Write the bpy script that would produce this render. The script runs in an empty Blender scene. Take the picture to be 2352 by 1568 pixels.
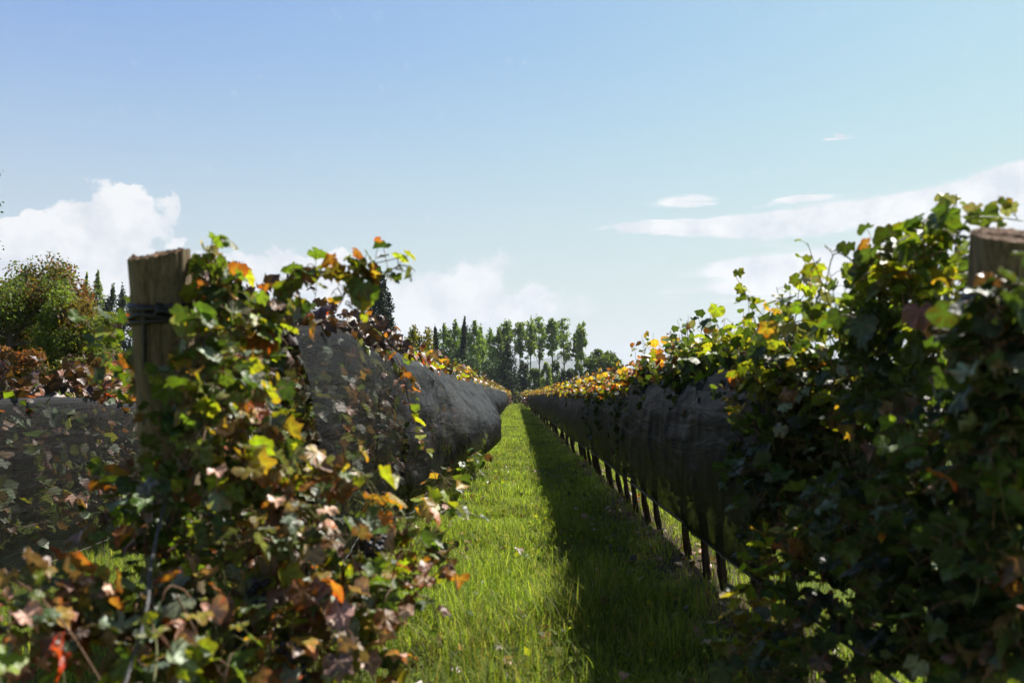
import bpy, bmesh, math
import numpy as np
from mathutils import Vector

rng = np.random.default_rng(11)
scene = bpy.context.scene
COL = scene.collection
H = 1.5                                   # eye height of the photographer


def P(u, v, d):
    """A bearing of the photograph (measured on a 2352 px wide copy) taken to the distance d: a world point."""
    return np.array([(u - 1185.0) / 1960.0 * d, d, H - (v - 908.0) / 1960.0 * d])


SUN_AZ, SUN_EL = math.radians(43), math.radians(50)
SUN = np.array([math.sin(SUN_AZ) * math.cos(SUN_EL), math.cos(SUN_AZ) * math.cos(SUN_EL), math.sin(SUN_EL)])

# ------------------------------------------------------------------ helpers


def nrm(v):
    return v / (np.linalg.norm(v, axis=-1, keepdims=True) + 1e-9)


def mesh_np(name, V, polys, col=None, smooth=True):
    me = bpy.data.meshes.new(name)
    V = np.asarray(V, dtype=np.float32)
    polys = [np.asarray(p, dtype=np.int32) for p in polys if len(p)]
    me.vertices.add(len(V))
    me.vertices.foreach_set('co', V.ravel())
    loops = np.concatenate([p.ravel() for p in polys])
    starts, off = [], 0
    for p in polys:
        k = p.shape[1]
        starts.append(off + np.arange(len(p)) * k)
        off += p.size
    starts = np.concatenate(starts).astype(np.int32)
    me.loops.add(len(loops))
    me.loops.foreach_set('vertex_index', loops)
    me.polygons.add(len(starts))
    me.polygons.foreach_set('loop_start', starts)
    me.polygons.foreach_set('use_smooth', np.full(len(starts), smooth, dtype=bool))
    me.update(calc_edges=True)
    if col is not None:
        a = me.color_attributes.new('Col', 'FLOAT_COLOR', 'POINT')
        c = np.ones((len(V), 4), dtype=np.float32)
        c[:, :col.shape[1]] = np.clip(col, 0, 1)
        a.data.foreach_set('color', c.ravel())
    return me


def obj(name, me, m, parent=None, loc=None):
    o = bpy.data.objects.new(name, me)
    COL.objects.link(o)
    if m is not None and len(me.materials) == 0:
        me.materials.append(m)
    if parent is not None:
        o.parent = parent
    if loc is not None:
        o.location = loc
    return o


def tag(o, label, cat, group=None):
    o['label'] = label
    o['category'] = cat
    if group:
        o['group'] = group
    return o


def empty(name, loc=(0, 0, 0), label=None, cat=None, group=None):
    o = bpy.data.objects.new(name, None)
    o.empty_display_size = 0.1
    COL.objects.link(o)
    o.location = [float(c) for c in loc]
    if label:
        tag(o, label, cat, group)
    return o


def merge(parts):
    """[(V, polys, col)] -> one"""
    Vs, Cs, Ps, off = [], [], [], 0
    for V, polys, col in parts:
        if len(V) == 0:
            continue
        Vs.append(V)
        Cs.append(col if col is not None else np.ones((len(V), 3)) * .1)
        for p in polys:
            if len(p):
                Ps.append(np.asarray(p) + off)
        off += len(V)
    by = {}
    for p in Ps:
        by.setdefault(p.shape[1], []).append(p)
    return np.concatenate(Vs), [np.concatenate(x) for x in by.values()], np.concatenate(Cs)


def tubes(pts, r0, r1, sides=5, col=(.1, .07, .05), cap=False, rad=None):
    """pts (N,K,3): N tapered tubes"""
    pts = np.asarray(pts, dtype=float)
    N, K, _ = pts.shape
    T = np.gradient(pts, axis=1)
    T = nrm(T)
    ref = np.array([.31, .17, .93])
    A = nrm(np.cross(T, ref))
    B = np.cross(T, A)
    t = np.linspace(0, 1, K)[None, :, None]
    r0 = np.broadcast_to(np.asarray(r0, dtype=float).reshape(-1, 1, 1), (N, 1, 1))
    r1 = np.broadcast_to(np.asarray(r1, dtype=float).reshape(-1, 1, 1), (N, 1, 1))
    R = r0 + (r1 - r0) * t
    if rad is not None:
        R = np.broadcast_to(np.asarray(rad).reshape(1, K, 1), (N, K, 1))
    ang = np.arange(sides) / sides * 2 * np.pi
    V = pts[:, :, None, :] + R[..., None] * (np.cos(ang)[None, None, :, None] * A[:, :, None, :] + np.sin(ang)[None, None, :, None] * B[:, :, None, :])
    V = V.reshape(-1, 3)
    n, k, s = np.meshgrid(np.arange(N), np.arange(K - 1), np.arange(sides), indexing='ij')
    s2 = (s + 1) % sides
    b = n * K * sides
    q = np.stack([b + k * sides + s, b + k * sides + s2, b + (k + 1) * sides + s2, b + (k + 1) * sides + s], -1).reshape(-1, 4)
    polys = [q]
    if cap:
        polys.append((np.arange(N)[:, None] * K * sides + (K - 1) * sides + np.arange(sides)[None]))
        polys.append((np.arange(N)[:, None] * K * sides + np.arange(sides)[::-1][None]))
    c = np.broadcast_to(np.asarray(col, dtype=float), (len(V), 3)) if np.ndim(col) == 1 else np.repeat(np.asarray(col), K * sides, axis=0)
    return V, polys, np.array(c)


def smooth_path(ctrl, K):
    """Catmull-Rom through control points"""
    c = np.asarray(ctrl, dtype=float)
    c = np.concatenate([[2 * c[0] - c[1]], c, [2 * c[-1] - c[-2]]])
    n = len(c) - 3
    t = np.linspace(0, n - 1e-6, K)
    i = t.astype(int)
    f = (t - i)[:, None]
    p0, p1, p2, p3 = c[i], c[i + 1], c[i + 2], c[i + 3]
    return .5 * (2 * p1 + (p2 - p0) * f + (2 * p0 - 5 * p1 + 4 * p2 - p3) * f ** 2 + (3 * p1 - p0 - 3 * p2 + p3) * f ** 3)


def vnoise(p, seed=0):
    """cheap smooth value noise, p (...,3) -> (-1..1)"""
    p = np.asarray(p, dtype=float)
    i = np.floor(p).astype(np.int64)
    f = p - i
    f = f * f * (3 - 2 * f)
    out = 0
    for dx in (0, 1):
        for dy in (0, 1):
            for dz in (0, 1):
                h = (i[..., 0] + dx) * 374761393 + (i[..., 1] + dy) * 668265263 + (i[..., 2] + dz) * 2147483647 + seed * 974711
                h = (h ^ (h >> 13)) * 1274126177
                h = ((h ^ (h >> 16)) & 0xffff) / 32767.5 - 1
                w = (f[..., 0] if dx else 1 - f[..., 0]) * (f[..., 1] if dy else 1 - f[..., 1]) * (f[..., 2] if dz else 1 - f[..., 2])
                out = out + h * w
    return out


def fbm(p, oct=3, seed=0):
    a, s = 0, 1.0
    for k in range(oct):
        a = a + s * vnoise(np.asarray(p) * 2 ** k, seed + k)
        s *= .5
    return a


# ------------------------------------------------------------------ materials


class NT:
    def __init__(self, nt):
        self.nt = nt

    def n(self, typ, **kw):
        nd = self.nt.nodes.new(typ)
        for k, v in kw.items():
            if k in ('inputs',):
                for kk, vv in v.items():
                    if isinstance(vv, bpy.types.NodeSocket):
                        self.nt.links.new(vv, nd.inputs[kk])
                    else:
                        nd.inputs[kk].default_value = vv
            else:
                setattr(nd, k, v)
        return nd

    def math(self, op, a, b=None, c=None, clamp=False):
        nd = self.nt.nodes.new('ShaderNodeMath')
        nd.operation = op
        nd.use_clamp = clamp
        for i, x in enumerate((a, b, c)):
            if x is None:
                continue
            if isinstance(x, bpy.types.NodeSocket):
                self.nt.links.new(x, nd.inputs[i])
            else:
                nd.inputs[i].default_value = x
        return nd.outputs[0]

    def mix(self, fac, a, b, blend='MIX'):
        nd = self.nt.nodes.new('ShaderNodeMix')
        nd.data_type = 'RGBA'
        nd.blend_type = blend
        for s, x in ((nd.inputs[0], fac), (nd.inputs[6], a), (nd.inputs[7], b)):
            if isinstance(x, bpy.types.NodeSocket):
                self.nt.links.new(x, s)
            elif isinstance(x, (int, float)):
                s.default_value = x
            else:
                s.default_value = (*x, 1) if len(x) == 3 else x
        return nd.outputs[2]

    def ramp(self, fac, stops):
        nd = self.nt.nodes.new('ShaderNodeValToRGB')
        el = nd.color_ramp.elements
        while len(el) < len(stops):
            el.new(.5)
        for e, (p, c) in zip(el, stops):
            e.position = p
            e.color = (*c, 1) if len(c) == 3 else c
        self.nt.links.new(fac, nd.inputs[0])
        return nd.outputs[0]

    def link(self, a, b):
        self.nt.links.new(a, b)


def new_mat(name):
    m = bpy.data.materials.new(name)
    m.use_nodes = True
    m.node_tree.nodes.clear()
    t = NT(m.node_tree)
    out = t.n('ShaderNodeOutputMaterial')
    return m, t, out


def leaf_mat(name, trans=.5, rough=.46, spec=.6, back=(.16, .18, .12), backmix=.3, tint=(1.65, 1.55, .48), var=.35, nscale=90., bump=.5):
    m, t, out = new_mat(name)
    at = t.n('ShaderNodeAttribute', attribute_name='Col')
    tc = t.n('ShaderNodeTexCoord')
    nz = t.n('ShaderNodeTexNoise', inputs={'Vector': tc.outputs['Object'], 'Scale': nscale, 'Detail': 3.0})
    f = t.math('MULTIPLY_ADD', nz.outputs[0], var * 2, 1 - var)
    col = t.mix(1.0, at.outputs['Color'], f, 'MULTIPLY')
    geo = t.n('ShaderNodeNewGeometry')
    bf = t.math('MULTIPLY', geo.outputs['Backfacing'], backmix)
    colb = t.mix(bf, col, back)
    pr = t.n('ShaderNodeBsdfPrincipled', inputs={'Base Color': colb, 'Roughness': rough, 'Specular IOR Level': spec})
    b = t.n('ShaderNodeBump', inputs={'Height': nz.outputs[0], 'Strength': bump, 'Distance': .006})
    t.link(b.outputs[0], pr.inputs['Normal'])
    tcol = t.mix(1.0, col, tint, 'MULTIPLY')
    tl = t.n('ShaderNodeBsdfTranslucent', inputs={'Color': tcol})
    tw = t.math('MULTIPLY', at.outputs['Alpha'], trans)
    mx = t.n('ShaderNodeMixShader', inputs={0: tw, 1: pr.outputs[0], 2: tl.outputs[0]})
    t.link(mx.outputs[0], out.inputs[0])
    return m


def simple_mat(name, col, rough=.7, spec=.3, noise=None, bump=None, metallic=0.0, coord='Object'):
    """noise = (scale xyz, detail, dark rgb)"""
    m, t, out = new_mat(name)
    pr = t.n('ShaderNodeBsdfPrincipled', inputs={'Roughness': rough, 'Specular IOR Level': spec, 'Metallic': metallic})
    tc = t.n('ShaderNodeTexCoord')
    if noise:
        sc, det, dark = noise
        mp = t.n('ShaderNodeMapping', inputs={'Vector': tc.outputs[coord], 'Scale': sc})
        nz = t.n('ShaderNodeTexNoise', inputs={'Vector': mp.outputs[0], 'Scale': 1.0, 'Detail': det, 'Roughness': .65})
        c = t.ramp(nz.outputs[0], [(.3, dark), (.68, col)])
        t.link(c, pr.inputs['Base Color'])
        if bump:
            b = t.n('ShaderNodeBump', inputs={'Height': nz.outputs[0], 'Strength': bump[0], 'Distance': bump[1]})
            t.link(b.outputs[0], pr.inputs['Normal'])
    else:
        pr.inputs['Base Color'].default_value = (*col, 1)
    t.link(pr.outputs[0], out.inputs[0])
    return m


def attr_mat(name, rough=.8, spec=.2, bump=None):
    m, t, out = new_mat(name)
    at = t.n('ShaderNodeAttribute', attribute_name='Col')
    tc = t.n('ShaderNodeTexCoord')
    nz = t.n('ShaderNodeTexNoise', inputs={'Vector': tc.outputs['Object'], 'Scale': 60.0, 'Detail': 4.0})
    f = t.math('MULTIPLY_ADD', nz.outputs[0], 1.0, .5)
    col = t.mix(1.0, at.outputs['Color'], f, 'MULTIPLY')
    pr = t.n('ShaderNodeBsdfPrincipled', inputs={'Base Color': col, 'Roughness': rough, 'Specular IOR Level': spec})
    if bump:
        b = t.n('ShaderNodeBump', inputs={'Height': nz.outputs[0], 'Strength': bump, 'Distance': .01})
        t.link(b.outputs[0], pr.inputs['Normal'])
    t.link(pr.outputs[0], out.inputs[0])
    return m


def net_mat(name, cover, dark=(.025, .025, .028), period=.021, line=.35, spec=.12):
    """black knitted shade net: fine threads (opaque) with open mesh between them, lines along the row"""
    m, t, out = new_mat(name)
    tc = t.n('ShaderNodeTexCoord')
    sp = t.n('ShaderNodeSeparateXYZ', inputs={0: tc.outputs['Object']})
    warp = t.n('ShaderNodeTexNoise', inputs={'Vector': tc.outputs['Object'], 'Scale': 3.0, 'Detail': 2.0})
    z = t.math('MULTIPLY_ADD', warp.outputs[0], .05, sp.outputs[2])
    ph = t.math('MULTIPLY', z, 2 * math.pi / period)
    s = t.math('SINE', ph)
    s = t.math('MULTIPLY', t.math('ADD', s, 1.0), .5)
    big = t.n('ShaderNodeTexNoise', inputs={'Vector': tc.outputs['Object'], 'Scale': 2.2, 'Detail': 3.0})
    c = t.math('MULTIPLY_ADD', s, line, cover - line * .5)
    c = t.math('MULTIPLY_ADD', t.math('SUBTRACT', big.outputs[0], .5), .35, c, clamp=True)
    pr = t.n('ShaderNodeBsdfPrincipled', inputs={'Base Color': (*dark, 1), 'Roughness': .5, 'Specular IOR Level': spec})
    mpw = t.n('ShaderNodeMapping', inputs={'Vector': tc.outputs['Object'], 'Rotation': (.5, 0, 0), 'Scale': (2, 1.1, 9)})
    wn = t.n('ShaderNodeTexNoise', inputs={'Vector': mpw.outputs[0], 'Scale': 1.0, 'Detail': 5.0, 'Roughness': .5, 'Distortion': .5})
    b = t.n('ShaderNodeBump', inputs={'Height': wn.outputs[0], 'Strength': .55, 'Distance': .04})
    t.link(b.outputs[0], pr.inputs['Normal'])
    tr = t.n('ShaderNodeBsdfTransparent')
    mx = t.n('ShaderNodeMixShader', inputs={0: c, 1: tr.outputs[0], 2: pr.outputs[0]})
    t.link(mx.outputs[0], out.inputs[0])
    return m


M_leaf = leaf_mat('vine_leaf')
M_tree = leaf_mat('tree_leaf', trans=.5, rough=.6, spec=.25, backmix=0, tint=(1.3, 1.4, .5), var=.15, nscale=3.)
M_conifer = leaf_mat('conifer_needles', trans=.08, rough=.7, spec=.2, backmix=0, tint=(1.1, 1.2, .5), var=.15, nscale=3.)
M_grass = leaf_mat('grass_blade', trans=.5, rough=.6, spec=.15, backmix=0, tint=(1.6, 1.6, .6), var=.1, nscale=30.)
M_cane = attr_mat('vine_cane', rough=.6, spec=.3)
M_bark = simple_mat('vine_bark', (.085, .062, .045), .9, .1, ((40, 40, 6), 5., (.02, .015, .012)), (.9, .02))
M_treebark = simple_mat('tree_bark', (.16, .14, .11), .9, .1, ((3, 3, .6), 4., (.06, .05, .04)))
M_grape = simple_mat('grape_skin', (.02, .022, .05), .35, .5, ((60, 60, 60), 2., (.008, .006, .014)))
M_net_l = net_mat('bird_net_thin', .57, dark=(.012, .0118, .0122), line=.28, spec=.05)
M_net_d = net_mat('bird_net_double', .78, dark=(.0042, .0044, .0056), line=.12, spec=.13)
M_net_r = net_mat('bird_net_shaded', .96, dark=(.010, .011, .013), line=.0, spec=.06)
M_net_b = net_mat('bird_net_back_sunlit', .57, dark=(.022, .0215, .022), line=.28, period=.026, spec=.05)  # back row net, sunlight on it put into a lighter base colour
M_hem = simple_mat('net_hem', (.03, .031, .035), .6, .4, ((20, 3, 20), 3., (.03, .03, .034)))
M_hose = simple_mat('black_polythene', (.012, .012, .013), .45, .5)
M_tie = simple_mat('tie_twine', (.016, .016, .02), .5, .5, ((200, 200, 200), 2., (.008, .008, .01)))
M_steel = simple_mat('galvanised_wire', (.12, .12, .125), .6, .4, ((80, 80, 30), 3., (.05, .048, .045)), metallic=.3)


def post_mats():
    m, t, out = new_mat('weathered_post_wood')
    tc = t.n('ShaderNodeTexCoord')
    mp = t.n('ShaderNodeMapping', inputs={'Vector': tc.outputs['Object'], 'Scale': (70, 70, 1.6)})
    nz = t.n('ShaderNodeTexNoise', inputs={'Vector': mp.outputs[0], 'Scale': 1.0, 'Detail': 6.0, 'Roughness': .7})
    mp2 = t.n('ShaderNodeMapping', inputs={'Vector': tc.outputs['Object'], 'Scale': (9, 9, 1.2)})
    n2 = t.n('ShaderNodeTexNoise', inputs={'Vector': mp2.outputs[0], 'Scale': 1.0, 'Detail': 3.0})
    c = t.ramp(nz.outputs[0], [(.28, (.06, .044, .030)), (.5, (.19, .145, .095)), (.75, (.30, .235, .155))])
    c2 = t.ramp(n2.outputs[0], [(.3, (.45, .42, .36)), (.6, (1, 1, .95))])
    col = t.mix(.85, c, c2, 'MULTIPLY')
    pr = t.n('ShaderNodeBsdfPrincipled', inputs={'Base Color': col, 'Roughness': .85, 'Specular IOR Level': .2})
    b = t.n('ShaderNodeBump', inputs={'Height': nz.outputs[0], 'Strength': .8, 'Distance': .006})
    t.link(b.outputs[0], pr.inputs['Normal'])
    t.link(pr.outputs[0], out.inputs[0])
    m2 = simple_mat('sawn_end_grain', (.30, .20, .13), .9, .1, ((55, 55, 55), 6., (.10, .055, .035)), (1., .012))
    return m, m2


M_post, M_end = post_mats()

# ------------------------------------------------------------------ vine leaves

_half = np.array([(12, .84), (21, .80), (30, .79), (41, .84), (52, .93), (62, .85), (75, .79), (88, .77), (102, .76), (115, .80), (130, .71), (148, .62), (165, .50), (177, .16)])
_ang = np.radians(np.concatenate([[0], _half[:, 0], -_half[::-1, 0]]))
_rad = np.concatenate([[1.0], _half[:, 1], _half[::-1, 1]])
_NO = len(_ang)
_tipf = np.zeros(_NO)
for _a in (0, 52, 115, -52, -115):
    _tipf += np.exp(-((np.degrees(_ang) - _a) / 9.) ** 2)


def _lod0():
    ring = lambda k: np.stack([np.sin(_ang) * _rad * k, np.cos(_ang) * _rad * k], 1)
    inner = np.stack([np.sin(_ang) * (.25 + .3 * _rad), np.cos(_ang) * (.25 + .3 * _rad)], 1) * np.minimum(1, _rad / .45)[:, None]
    xy = np.concatenate([[[0, 0]], inner, ring(1.0)])
    i = np.arange(_NO)
    j = (i + 1) % _NO
    tri = np.stack([np.zeros(_NO, int), 1 + j, 1 + i], 1)
    quad = np.stack([1 + i, 1 + j, 1 + _NO + j, 1 + _NO + i], 1)
    edge = np.concatenate([[0], np.full(_NO, .45), np.ones(_NO)])
    vein = np.concatenate([[1], _tipf, _tipf * .6])
    return xy, [tri, quad], edge, vein


def _lod1():
    a = np.radians(np.array([0, 30, 52, 88, 115, 160, -160, -115, -88, -52, -30]))
    r = np.array([1, .79, .93, .77, .82, .5, .5, .82, .77, .93, .79])
    xy = np.concatenate([[[0, 0]], np.stack([np.sin(a) * r, np.cos(a) * r], 1)])
    i = np.arange(11)
    tri = np.stack([np.zeros(11, int), 1 + (i + 1) % 11, 1 + i], 1)
    return xy, [tri], np.concatenate([[0], np.ones(11)]), np.concatenate([[1], np.array([1, 0, 1, 0, 1, 0, 0, 1, 0, 1, 0]) * .6])


def _lod2():
    xy = np.array([[0, -.35], [-.7, .15], [0, 1.0], [.7, .15]])
    return xy, [np.array([[0, 2, 1], [0, 3, 2]])], np.array([0, 1, 1, 1.]), np.array([.5, .3, .3, .3])


LODS = [_lod0(), _lod1(), _lod2()]

# leaf kinds: heart colour, rim colour, curl
KIND = {
    'dark': ((.036, .066, .016), (.04, .064, .016), .35),
    'deep_shade': ((.020, .036, .012), (.022, .036, .012), .35),  # green leaf with deep shade put into its colour
    'green': ((.075, .125, .02), (.09, .125, .02), .35),
    'lime': ((.15, .205, .02), (.20, .20, .02), .4),
    'yellow': ((.215, .185, .03), (.29, .17, .03), .5),
    'orange': ((.19, .10, .026), (.23, .062, .020), .6),
    'red': ((.20, .045, .014), (.24, .026, .010), .8),
    'brown': ((.12, .068, .04), (.13, .055, .028), 1.2),
    'tan': ((.32, .21, .15), (.29, .17, .115), 1.1),
    'dead': ((.042, .025, .020), (.055, .024, .017), 1.3),
    'grey': ((.15, .18, .12), (.16, .18, .11), .5),  # pale sprayed leaf, lightened further to carry the sky sheen
}
KN = list(KIND)
KC = np.array([KIND[k][0] for k in KN])
KE = np.array([KIND[k][1] for k in KN])
KT = np.array([{'dead': .15, 'brown': .3, 'tan': .35, 'grey': .6, 'dark': .8}.get(k, 1.) for k in KN])      # how much light a leaf lets through
KCURL = np.array([KIND[k][2] for k in KN])


def kinds(n, mix):
    ks = list(mix)
    p = np.array([mix[k] for k in ks], float)
    p /= p.sum()
    return np.array([KN.index(k) for k in ks])[rng.choice(len(ks), n, p=p)]


def leaf_geo(base, Y, Z, size, kd, lod):
    """N leaves as one mesh: petiole joint at base, tip along Y, upper side along Z"""
    N = len(base)
    xy, polys, edge, vein = LODS[lod]
    nv = len(xy)
    Z = nrm(Z)
    Y = nrm(Y - Z * (Y * Z).sum(1, keepdims=True))
    X = np.cross(Y, Z)
    cu = KCURL[kd][:, None]
    x = np.broadcast_to(xy[:, 0], (N, nv)).copy()
    y = np.broadcast_to(xy[:, 1], (N, nv)).copy()
    # every leaf its own outline
    x *= rng.uniform(.88, 1.12, (N, 1))
    th = np.arctan2(x, y)
    r2 = x * x + y * y
    if lod == 0:
        wob = 1 + .07 * np.sin(7 * th + rng.uniform(0, 6.3, (N, 1))) + rng.normal(0, .025, (N, nv))
        x *= wob
        y *= wob
    fold = rng.normal(.12, .32, (N, 1)) * (.6 + .6 * cu)
    droop = rng.uniform(.1, .85, (N, 1)) * (.6 + cu)
    cup = rng.normal(0, .42, (N, 1)) * cu
    z = fold * np.abs(x) - droop * y * np.abs(y) * .6 + cup * r2
    z += rng.uniform(.05, .19, (N, 1)) * (.6 + cu * .9) * r2 * np.sin(5 * th + rng.uniform(0, 6.3, (N, 1)))
    z += rng.uniform(0, .10, (N, 1)) * cu * r2 * np.sin(11 * th + rng.uniform(0, 6.3, (N, 1)))
    if lod == 0:
        z += rng.normal(0, .05, (N, nv)) * (.6 + cu)
    sq = np.clip((cu - .8) * rng.uniform(.2, .9, (N, 1)), 0, .8)
    x *= 1 - sq * np.clip(r2, 0, 1) * .7
    y *= 1 - sq * .25
    s = size[:, None]
    V = base[:, None, :] + (x * s)[..., None] * X[:, None, :] + (y * s)[..., None] * Y[:, None, :] + (z * s)[..., None] * Z[:, None, :]
    e = np.clip(edge[None, :] ** rng.uniform(1.2, 4, (N, 1)) + rng.normal(0, .1, (N, nv)), 0, 1)
    c = KC[kd][:, None, :] * (1 - e[..., None]) + KE[kd][:, None, :] * e[..., None]
    c = c * (1 + .6 * vein[None, :, None]) * rng.uniform(.5, 1.4, (N, 1, 1)) * (1 + rng.normal(0, .06, (N, 1, 3)))
    # patches of turning colour on some leaves
    pt = (rng.random((N, 1)) < .3) & (rng.random((N, nv)) < .25) & (edge[None] > .4)
    c = np.where(pt[..., None], c * np.array([1.5, .75, .6]), c)
    c = np.concatenate([c, np.broadcast_to(KT[kd][:, None, None], c.shape[:2] + (1,))], -1)
    off = (np.arange(N) * nv)[:, None, None]
    P_ = [(p[None] + off).reshape(-1, p.shape[1]) for p in polys]
    return V.reshape(-1, 3), P_, c.reshape(-1, 4)


def grow(start, d, length, K=9, grav=.5, wob=.12):
    N = len(start)
    pts = np.zeros((N, K, 3))
    p = np.array(start, float)
    d = nrm(np.array(d, float))
    st = (np.asarray(length) / (K - 1)).reshape(-1, 1)
    g = np.asarray(grav).reshape(-1, 1) * np.ones((N, 1))
    for k in range(K):
        pts[:, k] = p
        d = nrm(d + g * np.array([0, 0, -1.]) * (k / K) + rng.normal(0, wob, (N, 3)))
        p = p + d * st
    return pts


def leaves_on(pts, spacing, size, mix, lod, petiole=.06, t0=.05, coherent=.5, petgeo=True, sunny=.4, taper=.3):
    """leaves alternating along shoots -> leaf geometry, petiole geometry"""
    N, K, _ = pts.shape
    L = np.linalg.norm(np.diff(pts, axis=1), axis=2).sum(1)
    n = np.maximum(1, (L / spacing).astype(int))
    sid = np.repeat(np.arange(N), n)
    j = np.concatenate([np.arange(k) for k in n])
    t = t0 + (1 - t0) * (j + rng.uniform(.2, .8, len(j))) / n[sid]
    f = np.clip(t, 0, .999) * (K - 1)
    i = f.astype(int)
    fr = (f - i)[:, None]
    pos = pts[sid, i] * (1 - fr) + pts[sid, i + 1] * fr
    T = nrm(pts[sid, i + 1] - pts[sid, i])
    a = nrm(np.cross(T, np.array([.02, .05, 1.])))
    b = np.cross(T, a)
    ang = (j % 2) * np.pi + rng.normal(0, .75, len(j)) + rng.uniform(0, 6.3, N)[sid]
    out = np.cos(ang)[:, None] * a + np.sin(ang)[:, None] * b
    pl = petiole * rng.uniform(.5, 1.3, len(j))[:, None]
    base = pos + out * pl * .85 + np.array([0, 0, .3]) * pl
    Z = nrm(np.array([0, 0, .5]) + .5 * out + sunny * SUN + rng.normal(0, .34, (len(j), 3)))
    Y = out * .6 + np.array([0, 0, -.85]) + .35 * T + rng.normal(0, .3, (len(j), 3))
    s = size * (1 - taper * t ** 3) * (.42 + .85 * rng.random(len(j)) ** .8)
    if callable(mix):
        kd = mix(pos, sid, N)
    else:
        ks = kinds(N, mix)
        kd = np.where(rng.random(len(j)) < coherent, ks[sid], kinds(len(j), mix))
    geo = leaf_geo(base, Y, Z, s, kd, lod)
    pg = None
    if petgeo:
        mid = (pos + base) / 2 + np.array([0, 0, .12]) * pl
        pc = np.array([[.16, .06, .035], [.14, .13, .03], [.22, .10, .06]])[rng.integers(0, 3, len(j))]
        pg = tubes(np.stack([pos, mid, base], 1), .0016, .0012, 3, pc)
    return geo, pg


CANE = np.array([[.13, .065, .035], [.17, .09, .045], [.09, .05, .03], [.12, .12, .04]])


def cane_geo(pts, r0=.0042, r1=.0016, sides=5):
    return tubes(pts, r0, r1, sides, CANE[rng.integers(0, len(CANE), len(pts))])


MIX_GREEN = {'green': 4, 'dark': 4, 'lime': 2.2, 'yellow': .8, 'orange': .35, 'grey': 1.0, 'brown': .3}
MIX_TURN = {'green': 2.4, 'lime': 2.4, 'yellow': 1.8, 'orange': .9, 'red': .45, 'tan': 1.0, 'grey': 2.2, 'dark': 2.4, 'brown': 1.}
MIX_ORANGE = {'orange': 1.7, 'yellow': 1.6, 'lime': 1.6, 'green': 1.6, 'red': .2, 'brown': 1.8, 'tan': .9, 'dead': .8, 'grey': .6}
MIX_DEAD = {'dead': 6, 'brown': 1.6, 'red': .15, 'orange': .3}
MIX_NETTED = {'dark': 2, 'green': 1.6, 'grey': 4, 'tan': 3, 'brown': 1.2, 'lime': .7, 'yellow': .4, 'orange': .25}


def trunk_geo(lean=(.09, 0), seed=0, low=False):
    """gnarled trunk with two cordon arms, local coordinates"""
    r = np.random.default_rng(seed)
    K = 6 if low else 16
    c = [(0, 0, -.03), (-lean[0] * .6, -lean[1] * .6, .22), (-lean[0] * .95, -lean[1], .5), (-lean[0] * .4 + r.normal(0, .02), r.normal(0, .03), .78), (0, 0, .92)]
    p = smooth_path(c, K)
    S = 6 if low else 9
    V, po, _ = tubes(p[None], .036, .026, S, cap=True)
    parts = [(V, po, None)]
    for s in (-1, 1):
        arm = smooth_path([(0, 0, .88), (r.normal(0, .02), s * .12, .93), (r.normal(0, .02), s * .3, .93), (r.normal(0, .02), s * .5, .94)], K)
        parts.append((*tubes(arm[None], .024, .013, S, cap=True)[:2], None))
    V, po, c = merge(parts)
    if not low:
        V = V + nrm(V * np.array([1, 1, 0])) * 0 + np.stack([fbm(V * 26, 2, seed), fbm(V * 26, 2, seed + 5), fbm(V * 22, 2, seed + 9) * .4], 1) * .007
    return V, po, c


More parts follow.
